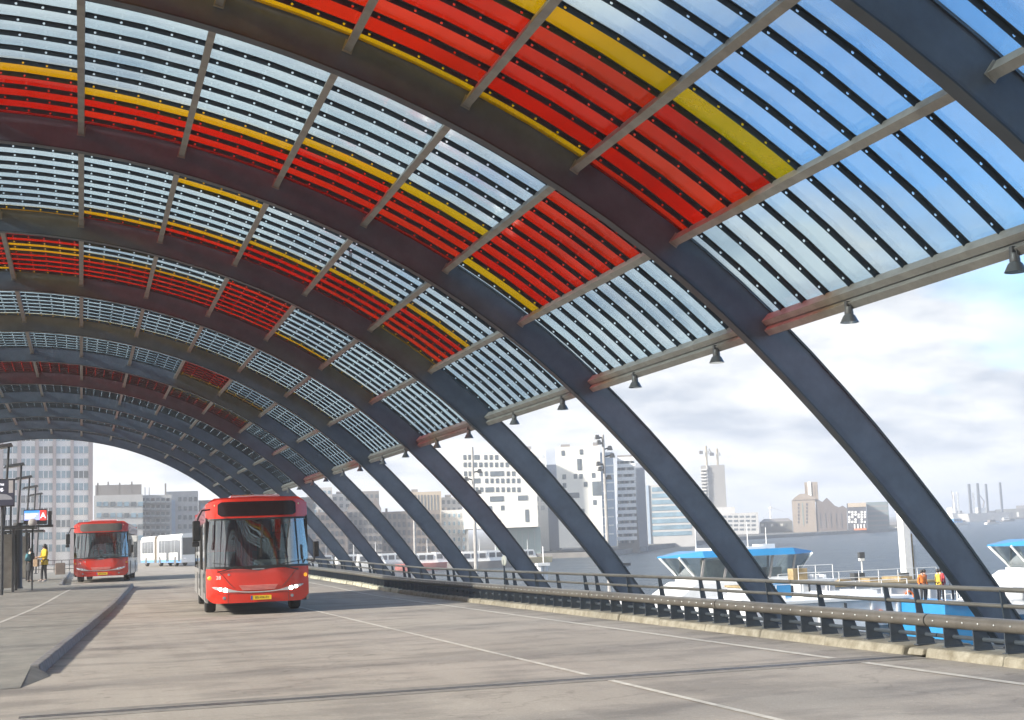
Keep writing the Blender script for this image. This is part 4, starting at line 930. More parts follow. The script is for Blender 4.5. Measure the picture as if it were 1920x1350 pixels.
for nm, lab, x0, x1, yt, m_ in wh:
    bd = Bld(nm, lab, x0, x1, yt, 388, 16, m_, ybot=1056)
    for r_ in range(6):
        x = x0 + 3
        while x + 6 < x1:
            wn = bd.win(x, yt + 6 + r_ * 15, x + 5.5, yt + 15 + r_ * 15, PALE if nm == 'quay_house' else WGD, off=.15)
            if nm == 'quay_house': bd.win(x + .8, yt + 7 + r_ * 15, x + 4.7, yt + 14 + r_ * 15, WGB, 'pane', .22, wn)
            x += 9
    if 'gabled' in nm:
        b = MB()
        for i in range(3):
            w0 = -bd.w / 2 + bd.w * i / 3; b = MB(); b.prism([(w0, 0, bd.h - .02), (w0 + bd.w / 3, 0, bd.h - .02), (w0 + bd.w / 6, 0, bd.h + 3)], (0, 16, 0)); b.build('gable_roof', BR, bd.t)
    else: bd.roofbox(x0 + 6, x0 + 10, yt - 5, BR, 'chimney', .3)
# --- the two white blocks on the dock
IV = M_('ivory_cladding', (.80, .78, .72), var=.04); WHT = M_('white_cladding', (.82, .82, .81), var=.04); GLB = M_('glass_blue_face', (.36, .44, .54), rough=.2)
z = lambda zx, zy: (860 + zx / 4.8, 800 + zy / 4.8)
w1 = Bld('white_dock_building', 'white overhanging dock building with rows of square windows', 867, 1006, 851, 372, 26, IV, ybot=990)
def zw(bd, x0, y0, x1, y1, m=None, name='window', off=.12):
    a, c = z(x0, y0), z(x1, y1); return bd.win(a[0], a[1], c[0], c[1], m, name, off)
for yy, xs in ((255, ((40, 68), (84, 114), (138, 188), (228, 258), (276, 306), (325, 355))), (322, ((42, 72), (86, 116), (134, 164), (182, 214), (230, 260), (277, 307), (325, 355), (372, 402), (420, 450))),
               (402, ((46, 74), (88, 116), (184, 214), (232, 262), (282, 408), (430, 460), (478, 508))), (466, ((140, 196), (236, 266), (284, 314), (332, 362), (380, 410), (428, 458), (476, 506), (524, 554))),
               (546, ((94, 122), (150, 176), (190, 220), (238, 318), (334, 364), (384, 414), (432, 462), (478, 510), (526, 556)))):
    for a, c in xs: zw(w1, a, yy, c, yy + 42)
for q in ((140, 636, 200, 676), (280, 628, 406, 672), (532, 620, 622, 662), (234, 716, 300, 758), (378, 710, 410, 752), (596, 746, 634, 858), (280, 838, 378, 884)): zw(w1, *q)
wb1 = Bld('glass_pavilion', 'set back greenish glass base under the white overhanging dock building', 930, 1014, 990, 377, 20, MINT); 
for i in range(7): wb1.win(933 + i * 11.5, 993, 934 + i * 11.5, 1040, G2, 'mullion')
w1s = Bld('white_side_block', 'white block with faint windows rising behind the overhanging dock building', 975, 1027, 843, 402, 24, WHT, ybot=1046)
for r_ in range(7):
    for c_ in range(3): w1s.win(992 + c_ * 11, 852 + r_ * 16, 999 + c_ * 11, 860 + r_ * 16, M_('pale_window', (.45, .48, .52), rough=.3))
w1s.roofbox(981, 996, 836, G1, 'roof_plant')
gk = Bld('grey_slab', 'grey slab building between the two white dock buildings', 1024, 1050, 871, 415, 18, M_('slate_cladding', (.34, .37, .43)), ybot=1046)
w2 = Bld('white_dock_tower', 'ivory dock tower with scattered square windows', 1045, 1128, 837, 372, 24, IV, ybot=1026)
for q in ((922, 215, 956, 262), (1086, 204, 1120, 250), (1064, 290, 1110, 392), (932, 430, 968, 474), (1034, 426, 1068, 468), (1084, 424, 1116, 468), (1196, 416, 1230, 460), (936, 508, 970, 550), (1124, 498, 1158, 540), (1200, 494, 1292, 618), (940, 598, 1088, 640), (1208, 660, 1242, 704), (1098, 740, 1134, 786), (1184, 930, 1230, 1030), (945, 675, 978, 702)): zw(w2, *q)
w2.roofbox(1051, 1068, 832, G1, 'roof_plant'); w2.roofbox(1112, 1122, 828, G1, 'roof_crane')
w2g = Bld('blue_glass_block', 'blue glass block joined to the ivory dock tower', 1128.4, 1153, 848, 376, 22, GLB, ybot=1024)
for r_ in range(10): w2g.win(1130, 856 + r_ * 16, 1151, 858 + r_ * 16, WHT, 'floor_edge')
w3 = Bld('balcony_tower', 'white balcony tower next to the blue glass block', 1155, 1196, 853, 390, 20, G1, ybot=1040, taper=1.)
for r_ in range(13):
    s_ = w3.win(1157, 858 + r_ * 12.4, 1191 + r_ * .3, 863.5 + r_ * 12.4, WHT, 'balcony', 1.2); 
    for c_ in range(5): w3.win(1159 + c_ * 6.6, 864.5 + r_ * 12.4, 1163 + c_ * 6.6, 869.5 + r_ * 12.4, WGL if (r_ + c_) % 3 else PALE, 'window', .3)
w4 = Bld('dark_slab_tower', 'dark slate slab behind the balcony tower', 1184, 1212, 868, 410, 20, M_('slate_cladding', (.34, .37, .43)), ybot=1034)
w5 = Bld('glass_office', 'low blue grey glass office with long window bands by the water', 1210, 1300, 908, 452, 26, G2, ybot=1026)
for r_ in range(8): 
    wn = w5.win(1222, 914 + r_ * 12, 1297, 919 + r_ * 12, WGB, 'window_band')
w5.win(1211, 910, 1221, 1020, GLB, 'glass_stair', .5)
# --- across the water
CON = M_('raw_concrete', (.24, .235, .23)); 
tc_ = Bld('tower_under_construction', 'bare concrete tower under construction with open floors', 1317, 1362, 872, 640, 22, CON, ybot=1004)
for i in range(16): tc_.win(1313.5, 880 + i * 6.2, 1325, 882 + i * 6.2, PALE, 'floor_slab', 2.5)
tc_.win(1326, 872.5, 1331, 1000, PALE, 'lift_core', 1.5)
def tower_crane(label, x, ytop, yb, jib, tilt, Y_):
    base = at_y(x, yb, Y_); top = at_y(x, ytop, Y_); h = top.z - base.z; t = thing('tower_crane', label, 'crane', base, group='cranes on the concrete tower'); YM = M_('crane_paint', (.42, .37, .28))
    b = MB(); b.box((0, 0, h / 2), (.9, .9, h)); b.build('mast', YM, t)
    b = MB(); b.tube((-3, 0, h * .72), (jib, 0, h * .72 + tilt), .35, .22, 5); b.build('jib', YM, t); b = MB(); b.box((-3, 0, h * .68), (1.8, 1.2, 1.6)); b.build('counterweight', G1, t); b = MB(); b.box((.9, 0, h * .68), (1.2, 1.2, 1.6)); b.build('cab', PALE, t)
tower_crane('slender crane mast on the concrete tower with its jib folded', 1325.5, 836, 874, -3.6, -1, 645); tower_crane('luffing crane on top of the concrete tower', 1346, 841, 874, -4.5, 2.5, 645)
lo = Bld('low_office', 'stepped pale office at the foot of the concrete tower', 1337, 1422, 962, 625, 24, G2, ybot=1003)
lo.roofbox(1340, 1378, 951, G2, 'upper_storey', .9)
for r_ in range(4):
    for c_ in range(7): lo.win(1343 + c_ * 11, 967 + r_ * 8, 1351 + c_ * 11, 970.5 + r_ * 8, WGL)
base = at_y(1447, 1000, 900); t = thing('wind_turbine', 'white wind turbine far across the water', 'wind turbine', base); hh_ = at_y(1447, 953, 900).z - base.z
b = MB(); b.tube((0, 0, 0), (0, 0, hh_), .9, .5, 8); b.build('tower', WHITE, t); b = MB(); b.box((0, -.6, hh_ + .3), (1.2, 3, 1.2)); b.build('nacelle', WHITE, t)
for k, a in enumerate((12, 132, 250)):
    b = MB(); d = Vector((math.sin(R(a - 25)), 0, math.cos(R(a - 25)))); sd = Vector((d.z, 0, -d.x)); c0 = Vector((0, -2.2, hh_ + .3)); L_ = 13
    b.hexa([c0 + sd * .2, c0 + sd * -.5, c0 + sd * -.5 + Vector((0, .25, 0)), c0 + sd * .2 + Vector((0, .25, 0))] + [c0 + d * L_ + sd * .05, c0 + d * L_ - sd * .15, c0 + d * L_ - sd * .15 + Vector((0, .1, 0)), c0 + d * L_ + sd * .05 + Vector((0, .1, 0))]); b.build('blade', WHITE, t)
# grain silo
SB = M_('silo_stone', (.27, .22, .175)); SD = M_('silo_dark_brick', (.12, .095, .085)); 
si = Bld('grain_silo', 'old grain silo with pale front, square tower and dark brick wing', 1486, 1530, 937, 612, 20, SB, ybot=1000)
for r_ in range(6):
    for cx_ in (1497.5, 1513): si.win(cx_ - 1.6, 944 + r_ * 6.6, cx_ + 1.6, 948 + r_ * 6.6, WGD)
si.win(1503.5, 943, 1508, 985, M_('green_shutter', (.16, .22, .21)), 'stair_window')
(a, z1), (c, _) = si.loc(1486, 937), si.loc(1530, 937); b = MB(); b.prism([(a - .3, -.4, si.h - .02), (c + .3, -.4, si.h - .02), (c - 1.5, -.4, si.h + 1.4), ((a + c) / 2 + 1, -.4, si.h + 2.9), ((a + c) / 2 - 2, -.4, si.h + 2.9), (a + 1.2, -.4, si.h + 1.4)], (0, 20, 0)); b.build('curved_roof', SB, si.t)
(a, zt), (c, zb) = si.loc(1508, 904), si.loc(1535, 937); b = MB(); b.span((a, 4, si.h - 1), (c, 12, zt)); sq = b.build('square_tower', SB, si.t)
for q in (1510, 1522, 1527, 1532): 
    (a0, z_1), (c0, z_0) = si.loc(q, 909), si.loc(q + 1.6, 929); b = MB(); b.span((a0, 3.8, z_0), (c0, 4.05, z_1)); b.build('louvre', SD, sq)
(a, zt), (c, zb) = si.loc(1514, 903), si.loc(1522, 935); b = MB(); b.span((a, 3.4, si.h - 1), (c, 4.2, zt)); b.build('white_pier', WHT, sq)
(a, zt), (c, zb) = si.loc(1530, 938), si.loc(1589, 1000); 
wing = [(si.loc(x, y)) for x, y in ((1530.2, 1000), (1589, 1000), (1588, 953), (1580, 948), (1573, 951), (1565, 948), (1558, 941), (1550, 933), (1542, 941), (1536, 938), (1530.2, 940))]
b = MB(); b.prism([(x, .6, zz) for x, zz in wing], (0, 18, 0)); wg = b.build('brick_wing', SD, si.t)
for q in range(5): (a0, z_1), (c0, z_0) = si.loc(1537 + q * 10, 962), si.loc(1540 + q * 10, 990); b = MB(); b.span((a0, .4, z_0), (c0, .7, z_1)); b.build('blind_window', WGD, wg)
# stacked container like block
sk = Bld('stacked_block', 'black and white stacked housing block raised on an orange base', 1589, 1625, 943, 600, 18, M_('black_cladding', (.06, .06, .07)), ybot=996)
sk.win(1589.5, 943.5, 1624, 950, TAN, 'yellow_band', .3)
random.seed(9)
for r_ in range(5):
    for c_ in range(6):
        if random.random() < .72: sk.win(1590.5 + c_ * 5.8, 958.5 + r_ * 4.6, 1594.5 + c_ * 5.8, 962 + r_ * 4.6, WHT, 'white_panel', .25)
for c_ in range(4): sk.win(1601 + c_ * 6, 983, 1604 + c_ * 6, 991, WHT, 'white_panel', .25)
sk.win(1601, 991, 1625, 995.5, M_('orange_base', (.55, .16, .04)), 'orange_base', .5)
sk2 = Bld('glass_block', 'grey glazed block behind the stacked housing block', 1625.5, 1667, 941, 610, 18, M_('grey_glass', (.15, .19, .20), rough=.25), ybot=996)
for r_ in range(5): sk2.win(1628, 948 + r_ * 9, 1665, 950 + r_ * 9, G1, 'floor_edge')
# low sheds and bank
for i, (x0, x1, yt, lab) in enumerate(((1425, 1486, 978, 'low dark trees and sheds between the low office and the silo'), (1640, 1712, 984, 'long low bank of dark sheds beside the grey glazed block'))):
    bd = Bld('shore_shed', lab, x0, x1, yt, 632, 15, M_('shed_dark', (.12, .12, .11), var=.3), cat='shed', ybot=1000)
    for q in range(int((x1 - x0) / 9)): bd.win(x0 + 2 + q * 9, yt + 4, x0 + 7 + q * 9, yt + 9, WGD if q % 2 else PALE, 'shed_door')
    b = MB(); b.prism([(-bd.w / 2, 0, bd.h - .02), (bd.w / 2, 0, bd.h - .02), (bd.w / 2 - 2, 7, bd.h + 1.6), (-bd.w / 2 + 2, 7, bd.h + 1.6)], (0, 3, 0)); b.build('roof', G1, bd.t)
# jack-up rigs
def rig(label, x0, x1, ybase, ydeck, legs, Y_, big):
    a = at_y(x0, ybase, Y_); c = at_y(x1, ybase, Y_); base = (a + c) / 2; t = thing('jackup_rig', label, 'ship', base, group='jack-up rigs across the water'); lx = lambda x, y: at_y(x, y, Y_) - base
    dk = lx((x0 + x1) / 2, ydeck).z; w_ = (c.x - a.x)
    b = MB(); b.hexa([(-w_ / 2 + 2, -6, -.5), (w_ / 2 - 2, -6, -.5), (w_ / 2 - 2, 6, -.5), (-w_ / 2 + 2, 6, -.5), (-w_ / 2, -7, dk), (w_ / 2, -7, dk), (w_ / 2, 7, dk), (-w_ / 2, 7, dk)]); b.build('hull', WHITE if not big else M_('rig_hull', (.45, .44, .43)), t)
    LG = M_('rig_leg', (.13, .135, .15))
    for (x, yt, wpx, light) in legs:
        p = lx(x, yt); b = MB(); ww = wpx * (c.x - a.x) / (x1 - x0); yo = -4 if x % 2 else 4
        for q in (-1, 1): b.box((p.x + q * ww * .3, yo, p.z / 2), (ww * .38, ww * .6, p.z + 1))
        for k in range(10): b.box((p.x, yo, p.z * (k + .5) / 10), (ww * .6, ww * .3, p.z * .03))
        b.build('leg', WHITE if light else LG, t)
    b = MB(); q = lx(x0 + (x1 - x0) * .38, ydeck - 10); b.span((q.x - 3, -4, dk - .1), (q.x + 4, 3, q.z)); b.build('deck_house', WHITE, t)
    b = MB(); q = lx(x0 + (x1 - x0) * .6, ydeck - 4); b.span((q.x - 3, -4, dk - .1), (q.x + 4, 3, q.z)); b.build('machinery', G1, t)
    b = MB(); p0 = lx(x0 + (x1 - x0) * .45, ydeck); p1 = lx(x0 + (x1 - x0) * .32, ydeck - 42); p2 = lx(x0 + (x1 - x0) * .5, ydeck - 22); b.tube((p0.x, 0, dk), (p2.x, 0, p2.z), .8, .6, 5); b.tube((p2.x, 0, p2.z), (p1.x, 0, p1.z), .5, .25, 5); b.build('deck_crane', G1, t)
rig('jack-up rig with four dark lattice legs beside a dark harbour shed', 1806, 1884, 976, 962, ((1811, 909, 4, 0), (1827, 907.5, 4, 0), (1854, 908, 3.5, 0), (1869, 906, 3.5, 0), (1819, 925, 3, 1)), 960, True)
rig('smaller white rig with two pale legs next to the four legged rig', 1776, 1800, 972, 962, ((1783, 925, 3, 1), (1789.5, 924, 3, 1)), 985, False)
hs = Bld('harbour_shed', 'long dark harbour shed behind the jack-up rigs', 1866, 1935, 954, 1010, 25, M_('shed_dark', (.12, .12, .11)), cat='shed', ybot=972); hs.roofbox(1905, 1935, 948, G1, 'upper_hall', .9)
for q in range(5): hs.win(1870 + q * 12, 960, 1875 + q * 12, 969, PALE if q % 2 else WGD, 'shed_door')
# small boats
def boat(label, x, y, L_, hullm, cabinm, flip=1, group='small boats on the water', cab=True):
    p = on_water(x, y); t = thing('motor_boat', label, 'boat', p, R(4) * flip, group); sc = L_ / 10
    b = MB(); b.loft([[(X * sc, yy * sc, zz * sc) for X, yy, zz in ((xx, -w_, 1.1), (xx, -w_ * .7, -.1), (xx, w_ * .7, -.1), (xx, w_, 1.1))] for xx, w_ in ((-5 * flip, 1.4), (-1 * flip, 1.6), (3 * flip, 1.1), (5 * flip, .1))]); b.build('hull', hullm, t)
    if cab:
        b = MB(); b.hexa([tuple(q * sc for q in v) for v in ((-3, -1.1, 1.0), (1.5, -1.1, 1.0), (1.5, 1.1, 1.0), (-3, 1.1, 1.0), (-2.8, -1, 2.6), (.8, -1, 2.6), (.8, 1, 2.6), (-2.8, 1, 2.6))]); cb = b.build('cabin', cabinm, t)
        for k in range(3): b = MB(); b.span(((-2.6 + k * 1.2) * sc, -1.12 * sc, 1.6 * sc), ((-1.7 + k * 1.2) * sc, -1.0 * sc, 2.3 * sc)); b.build('window', WGD, cb)
    b = MB(); b.tube((0, 0, 2 * sc), (0, 0, 4.5 * sc), .06 * sc, .03 * sc, 5); b.build('mast', WHITE, t)
    return t
YB = M_('boat_yellow', (.62, .47, .22)); 
boat('yellow and white tour boat near the quay of the white dock building', 990, 1056, 13, YB, WHITE); boat('small white boat between the jack-up rig and the ferry', 1862, 983, 11, WHITE, G1); boat('small dark boat by the harbour shed', 1888, 978, 11, G1, WHITE, -1)
boat('white service boat beside the smaller rig', 1797, 985, 16, WHITE, BLUEB)
random.seed(12)
for i, (x, y, m_, lab) in enumerate(((612, 1071, WHITE, 'white moored barge behind the railing near the red bus'), (664, 1070, BR, 'brown moored barge behind the railing'), (705, 1070, WHITE, 'white moored cruiser in front of the gabled warehouse'), (742, 1068, M_('boat_red', (.40, .12, .10)), 'red moored barge below the brick warehouse'), (802, 1069, M_('boat_red', (.40, .12, .10)), 'red hulled boat in front of the brick warehouse with narrow windows'), (846, 1066, WHITE, 'white moored cruiser in front of the white windowed house'), (900, 1066, G1, 'dark moored barge left of the yellow tour boat'), (930, 1064, WHITE, 'white boat moored behind the camera mast'))):
    lab = lab.replace(' left of', ' beside'); boat(lab, x, y, 15, m_, WHITE, 1 if i % 2 else -1, 'boats moored along the far quay')

# ================================================================ ferries, pier and quay below the deck
FW = mat('ferry_white', (.72, .73, .73), .4, var=.05, scale=.5, coat=.2); FB = mat('ferry_blue', (.02, .20, .43), .4, var=.06, scale=.6, coat=.2); FG = glass('ferry_glass', (.82, .87, .87), .10)
def ferry(label, p, rz, length, roofm=FB):
    t = thing('ferry', label, 'ferry', p, rz, 'ferries at the pier')
    h = length / 2
    b = MB(); b.loft([[(x, -w_, 1.7 + s_), (x, -w_ * .8, -.4), (x, w_ * .8, -.4), (x, w_, 1.7 + s_)] for x, w_, s_ in ((-h, 2.6, .5), (-h * .7, 4.2, .1), (h * .7, 4.2, .1), (h, 2.6, .5))]); hl = b.build('hull', FW, t)
    b = MB(); b.loft([[(x, -w_ - .03, 1.0 + s_), (x, -w_ * .82 - .03, .0), (x, -w_ * .82 + .1, .0), (x, -w_ + .1, 1.0 + s_)] for x, w_, s_ in ((-h * .99, 2.6, .3), (-h * .7, 4.15, .1), (h * .7, 4.15, .1), (h * .99, 2.6, .3))]); b.build('blue_band', FB, hl)
    b = MB(); b.hexa([(-8.6, -3.6, 1.6), (8.6, -3.6, 1.6), (8.6, 3.6, 1.6), (-8.6, 3.6, 1.6), (-4.6, -3.0, 4.2), (4.8, -3.0, 4.2), (4.8, 3.0, 4.2), (-4.6, 3.0, 4.2)]); sp = b.build('superstructure', FW, t, bevel=.08)
    for x in (-5.6, -3.9, -2.2, -.5, 1.2, 2.9, 4.6):
        b = MB(); b.hexa([(x, -3.62, 2.1), (x + 1.2, -3.62, 2.1), (x + 1.2, -3.3, 2.1), (x, -3.3, 2.1), (x + .15, -3.46, 3.0), (x + 1.05, -3.46, 3.0), (x + 1.05, -3.2, 3.0), (x + .15, -3.2, 3.0)]); b.build('window', mat('ferry_window', (.22, .24, .26), .15, spec=.7), sp)
    wh_ = new('wheelhouse', None, t, (0, 0, 4.15))
    b = MB(); b.box((0, 0, .12), (8.6, 4.6, .3)); b.build('sill', FW, wh_)
    b = MB(); b.box((-.3, .9, .9), (4.2, 1.2, 1.6)); b.box((2.9, .2, .55), (1.2, 2.2, .8)); b.build('console', mat('cabin_cream', (.62, .58, .48), .6), wh_)
    for x in (-3.9, -2.0, -.1, 1.8, 3.7):
        for s in (-1, 1): b = MB(); b.hexa([(x - .09, s * 2.2, .2), (x + .09, s * 2.2, .2), (x + .09, s * 2.3, .2), (x - .09, s * 2.3, .2), (x - .09 + .25, s * 2.5, 1.95), (x + .09 + .25, s * 2.5, 1.95), (x + .09 + .25, s * 2.6, 1.95), (x - .09 + .25, s * 2.6, 1.95)]); b.build('window_post', mat('ferry_post', (.35, .33, .31), .5), wh_)
    for s in (-1, 1):
        for x in (-3.8, -1.9, 0., 1.9): b = MB(); b.hexa([(x, s * 2.24, .28), (x + 1.75, s * 2.24, .28), (x + 1.75, s * 2.27, .28), (x, s * 2.27, .28), (x + .2, s * 2.53, 1.9), (x + 1.95, s * 2.53, 1.9), (x + 1.95, s * 2.56, 1.9), (x + .2, s * 2.56, 1.9)]); b.build('window', FG, wh_)
        b = MB(); b.tube((s * 3.9, -1.9, .1), (s * 5.6, -2.2, 2.0), .10, n=6); b.tube((s * 3.9, 1.9, .1), (s * 5.6, 2.2, 2.0), .10, n=6); b.build('brace', FW, wh_)
        b = MB(); b.hexa([(s * 4.0, -2.3, .2), (s * 4.1, -2.3, .2), (s * 4.1, 2.3, .2), (s * 4.0, 2.3, .2), (s * 5.2, -2.5, 1.95), (s * 5.3, -2.5, 1.95), (s * 5.3, 2.5, 1.95), (s * 5.2, 2.5, 1.95)]); b.build('end_screen', FG, wh_)
    b = MB(); b.loft([[(x, -w_, z0), (x, w_, z0), (x, w_ * .85, z0 + hh), (x, -w_ * .85, z0 + hh)] for x, w_, z0, hh in ((-6.3, .8, 2.0, .12), (-3.8, 3.0, 1.95, .5), (3.8, 3.0, 1.95, .5), (6.3, .8, 2.0, .12))]); rf = b.build('canopy_roof', roofm, wh_)
    b = MB(); b.box((-.4, 0, 2.52), (4.6, 3.4, .22)); b.box((2.2, -.6, 2.62), (1.4, 1.2, .35)); b.build('roof_deck', FW, rf)
    for x, y, l_ in ((-3.6, -.8, 2.2), (-1.8, .6, 1.8), (.9, -.5, 2.1), (2.9, .4, 1.6)): b = MB(); b.tube((x, y, 2.4), (x, y, 2.5 + l_), .045, .025, 5); b.build('antenna', WHITE, rf)
    b = MB(); b.box((-.5, .8, 3.6), (1.4, .12, .12)); b.tube((-.5, .8, 2.5), (-.5, .8, 3.6), .06, n=5); b.build('radar', WHITE, rf)
    for s in (-1, 1):
        for q in range(9): b = MB(); b.tube((h * (-.9 + .2 * q * 1.1), s * 4.0, 1.8), (h * (-.9 + .2 * q * 1.1), s * 4.0, 2.8), .03, n=5); b.build('rail_post', FW, hl)
        b = MB(); b.tube((-h * .9, s * 4.0, 2.8), (h * .86, s * 4.0, 2.8), .03, n=5); b.build('hand_rail', FW, hl)
    return t
Yf = 101.; q = at_y(1382, 1100, Yf); ferry('white ferry with blue canopy roof seen between two arch legs', (q.x, Yf, water_z(q.x, Yf)), R(-3), 33)
Yf = 92.; q = at_y(2012, 1100, Yf); f2 = ferry('second white ferry with blue canopy roof beside the orange jacketed passengers', (q.x, Yf, water_z(q.x, Yf) + .0), R(-14), 33)
# blue ferry hull end below the rail
c = at_y(1795, 1150, 62.); t = thing('ferry_ramp', 'bright blue loading ramp of the ferry berth beyond the railing', 'ramp', (c.x, 62, water_z(c.x, 62)))
b = MB(); b.hexa([(-.8, 0, .2), (1.6, 0, .2), (1.6, 7, .2), (-.8, 7, .2), (-.7, 0, c.z - t.location.z + .5), (1.6, 0, c.z - t.location.z + .55), (1.6, 7, c.z - t.location.z + .55), (-.7, 7, c.z - t.location.z + .5)]); b.build('flank', FB, t)
b = MB(); b.box((.45, .0, c.z - t.location.z + .6), (2.5, .25, .12)); b.build('white_edge', FW, t)
for q_ in range(4): b = MB(); b.tube((-.6 + q_ * .7, 0.05, c.z - t.location.z + .6), (-.6 + q_ * .7, .05, c.z - t.location.z + 1.3), .03, n=5); b.build('rail_post', WHITE, t)
deckz = c.z + .52
cols = [('orange', (.65, .18, .03)), ('red', (.50, .03, .03)), ('yellow', (.62, .42, .05)), ('red', (.45, .05, .06)), ('white', (.6, .6, .58))]
for i, (nm, cc) in enumerate(cols):
    xx = c.x - .6 + i * .48
    person(['passenger in an orange jacket standing on the blue ramp', 'passenger in a red jacket next to the orange jacket', 'passenger in a yellow jacket on the blue ramp', 'passenger in a dark red jacket beside the yellow jacket', 'passenger in a white jacket on the blue ramp'][i], (xx, 64 + .5 * (i % 2), deckz - .02), R(40 * i), 1.72, mat('jacket_' + nm + str(i), cc, .8), NAVY, {}, 'passengers on the blue ramp')
# pier buildings and pylon
PW = mat('pier_white', (.60, .62, .64), .5, var=.06, scale=.8); PD = mat('pier_dark', (.05, .055, .06), .6); RUST = mat('pier_timber', (.33, .25, .13), .8, var=.3, scale=2)
def pier_block(label, x0, x1, yt, yb, Y_, depth, m_, roofm, door=True):
    a, c_ = at_y(x0, yt, Y_), at_y(x1, yt, Y_); bz = water_z(a.x, Y_); t = thing('pier_building', label, 'pier building', ((a.x + c_.x) / 2, Y_, bz)); w_ = c_.x - a.x; h = (a.z + c_.z) / 2 - bz
    b = MB(); b.box((0, depth / 2, h / 2), (w_, depth, h)); wl = b.build('wall', m_, t)
    b = MB(); b.box((0, depth / 2, h + .06), (w_ + .25, depth + .25, .14)); b.build('roof_edge', roofm, t)
    n_ = max(2, int(w_ / 1.5))
    for i in range(n_):
        b = MB(); b.box((-w_ / 2 + w_ * (i + .5) / n_, -.03, h * .55), (w_ / n_ * .05 + .04, .08, h * .85)); b.build('wall_rib', PD if i % 3 == 0 else FW, t)
    if door:
        for i in range(n_ // 2): b = MB(); b.box((-w_ / 2 + w_ * (2 * i + 1.0) / n_, -.04, h * .62), (w_ / n_ * .6, .06, .7)); b.build('window', WGD, t)
    for i in range(n_ + 1): b = MB(); b.tube((-w_ / 2 + w_ * i / n_, .15, h + .1), (-w_ / 2 + w_ * i / n_, .15, h + 1.0), .025, n=5); b.build('rail_post', FW, t)
    for q_ in (.55, 1.0): b = MB(); b.tube((-w_ / 2, .15, h + q_), (w_ / 2, .15, h + q_), .022, n=5); b.build('roof_rail', FW, t)
    for i in range(max(1, n_ // 3)):
        xx = -w_ * .45 + w_ * .9 * random.random(); ss = random.uniform(.3, .8); b = MB(); b.box((xx, depth * random.uniform(.2, .7), h + .12 + ss / 2), (ss * 1.4, ss, ss)); b.build('deck_box', random.choice([FW, PD, RUST, FB]), t)
    b = MB(); 
    for i in range(12):
        a0, a1 = 2 * math.pi * i / 12, 2 * math.pi * (i + 1) / 12; b.tube((w_ * .3 + .3 * math.cos(a0), -.10, h * .8 + .3 * math.sin(a0)), (w_ * .3 + .3 * math.cos(a1), -.10, h * .8 + .3 * math.sin(a1)), .06, n=5)
    b.build('life_ring', mat('ring_orange', (.7, .16, .02), .6), t)
    for i in range(5): b = MB(); b.box((-w_ * .4 + i * w_ * .2, depth * .4, h + .25), (w_ * .08, depth * .3, .25)); b.build('roof_vent', roofm, t)
    return t
pier_block('long white pier building with flat roof and dark ribs below the railing', 1408, 1706, 1128, 1230, 66, 9, PW, FW)
pier_block('white waiting room with timber roof edge behind the long pier building', 1462, 1760, 1098, 1150, 84, 8, PW, RUST)
pier_block('pale low pier cabin beside the white ferry', 1500, 1565, 1090, 1130, 78, 3, FW, FW, False)
c = at_y(1702, 1090, 88.); tp = at_y(1686, 960, 88.); t = thing('white_pylon', 'thick white mooring pylon with steel channel rising from the pier', 'pylon', (c.x, 88, water_z(c.x, 88))); h = tp.z - t.location.z
b = MB(); b.box((0, 0, h / 2), (.62, .7, h)); b.build('shaft', WHITE, t, bevel=.04); b = MB(); b.box((.40, -.1, h / 2 - .8), (.10, .4, h - 1.6)); b.build('rust_channel', RUST, t); b = MB(); b.box((.62, .1, h / 2 - 1.2), (.34, .3, h - 2.4)); b.build('grey_channel', PW, t); b = MB(); b.box((0, 0, h + .05), (.74, .82, .12)); b.build('cap', WHITE, t)
c = at_y(1618, 1090, 90.); t = thing('signal_light', 'small signal light on a thin white pole on the pier', 'signal', (c.x, 90, water_z(c.x, 90))); h = at_y(1613, 1045, 90.).z - t.location.z
b = MB(); b.tube((0, 0, 0), (0, 0, h), .045, n=6); b.build('pole', WHITE, t); b = MB(); b.box((0, 0, h + .15), (.42, .3, .42)); b.build('lamp_box', PD, t); b = MB(); b.box((0, 0, h - .15), (.36, .25, .2)); b.build('lower_box', WHITE, t)
# quay strip at the foot of the deck
b = MB(); b.add([(11.2, -30, -5.2), (26, -30, -5.2), (26, 126, -5.2), (11.2, 126, -5.2)], [(0, 1, 2, 3)]); b.add([(26, -30, -9), (26, 126, -9), (26, 126, -5.2), (26, -30, -5.2)], [(0, 1, 2, 3)]); b.build('quay', mat('quay_paving', (.30, .29, .27), .85, var=.2, scale=.5), kind='structure')
# dolphins in the water
for x, y, lab in ((1172, 1092, 'grey mooring post standing in the water near the road sign'), (1020, 1082, 'white topped buoy on a post in the water')):
    p = at_y(x, y, 120.); t = thing('mooring_post', lab, 'mooring post', (p.x, 120, water_z(p.x, 120))); h = at_y(x, 1058, 120.).z - t.location.z
    b = MB(); b.tube((-.35, 0, 0), (-.35, 0, h), .28, n=8); b.tube((.15, .1, 0), (.15, .1, h * .97), .26, n=8); b.build('piles', PW, t); b = MB(); b.box((-.1, 0, h), (1.2, .7, .25)); b.build('cap', PD if x > 1100 else WHITE, t)
    if x < 1100: b = MB(); b.tube((0, 0, h), (0, 0, h + 1.6), .05, n=6); b.build('pole', WHITE, t)
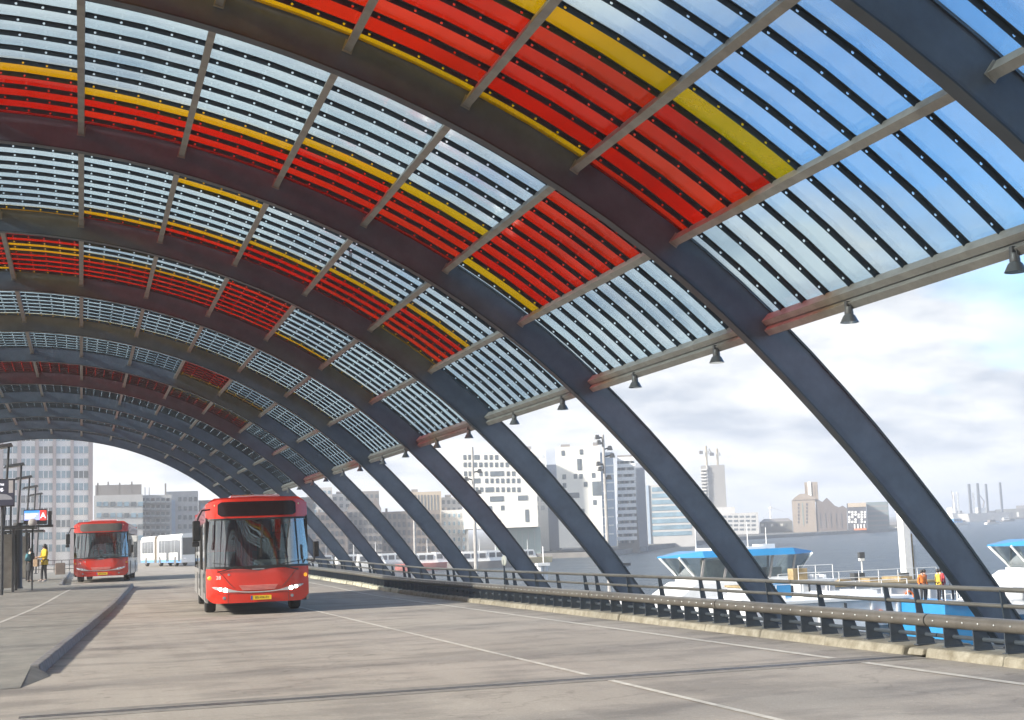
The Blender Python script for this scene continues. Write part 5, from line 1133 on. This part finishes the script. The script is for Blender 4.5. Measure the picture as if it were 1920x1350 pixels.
# masts with cameras and lights
def mast(label, x_t, yt, x_b, yb, Y_, arms):
    p1 = at_y(x_t, yt, Y_); p0 = at_y(x_b, yb, Y_); bz = water_z(p0.x, Y_) + .5; t = thing('camera_mast', label, 'mast', (p0.x, Y_, bz), group='camera masts on the quay'); h = p1.z - bz
    b = MB(); b.tube((0, 0, 0), (0, 0, h), .17, .09, 8); b.build('pole', mat('mast_grey', (.42, .41, .40), .5, .3), t, smooth=True)
    for dx, y_ in arms:
        zz_ = at_y(x_t, y_, Y_).z - bz; b = MB(); b.tube((0, 0, zz_), (dx * .8, 0, zz_ + .1), .05, n=6); b.build('arm', LAMPG, t)
        b = MB(); b.hexa([(dx - .15, -.15, zz_ - .05), (dx + .15, -.15, zz_ - .05), (dx + .15, .12, zz_ - .05), (dx - .15, .12, zz_ - .05), (dx - .1, -.06, zz_ + .24), (dx + .1, -.06, zz_ + .24), (dx + .1, .09, zz_ + .24), (dx - .1, .09, zz_ + .24)]); b.build('floodlight', LAMPG, t)
mast('tall mast with pairs of floodlights in front of the ivory dock tower', 1127, 815, 1141, 1055, 85., ((-.4, 822), (-.3, 832), (.45, 843), (.6, 857), (-.4, 872), (-.3, 882), (.3, 898)))
mast('grey mast with floodlights in front of the white overhanging dock building', 887, 838, 893, 1075, 95., ((.5, 886), (-.5, 900), (.4, 925), (-.3, 934)))
mast('plain slim mast between the arch legs above the railing', 773, 975, 779, 1065, 110., ())
# road sign on the railing
c = at_x(946, 1066, 10.45); t = thing('road_sign', 'narrow upright white and red marker plate fixed to the railing', 'sign', (c.x, c.y, road_z(c.y) + .1))
b = MB(); b.lathe([(0, -.012), (.13, -.012), (.13, .012), (0, .012)], c=(0, 0, .98), n=16, axis='Y'); sg = b.build('disc', mat('sign_back', (.75, .70, .62), .5), t); sg.rotation_euler.z = R(-78); b = MB(); b.tube((.0, .03, 0), (.0, .03, 1.0), .022, n=6); b.build('post', POSTM, t)

# ================================================================ hazy air
AIR = bpy.data.materials.new('hazy_air'); AIR.use_nodes = True; n = AIR.node_tree.nodes; n.remove(n['Principled BSDF'])
v = n.new('ShaderNodeVolumePrincipled'); v.inputs['Color'].default_value = (.93, .95, 1, 1); v.inputs['Density'].default_value = .0006; v.inputs['Anisotropy'].default_value = .3
AIR.node_tree.links.new(v.outputs[0], n['Material Output'].inputs['Volume'])
b = MB(); b.span((-1600, -400, -30), (2600, 3600, 75)); b.build('haze', AIR, kind='stuff')
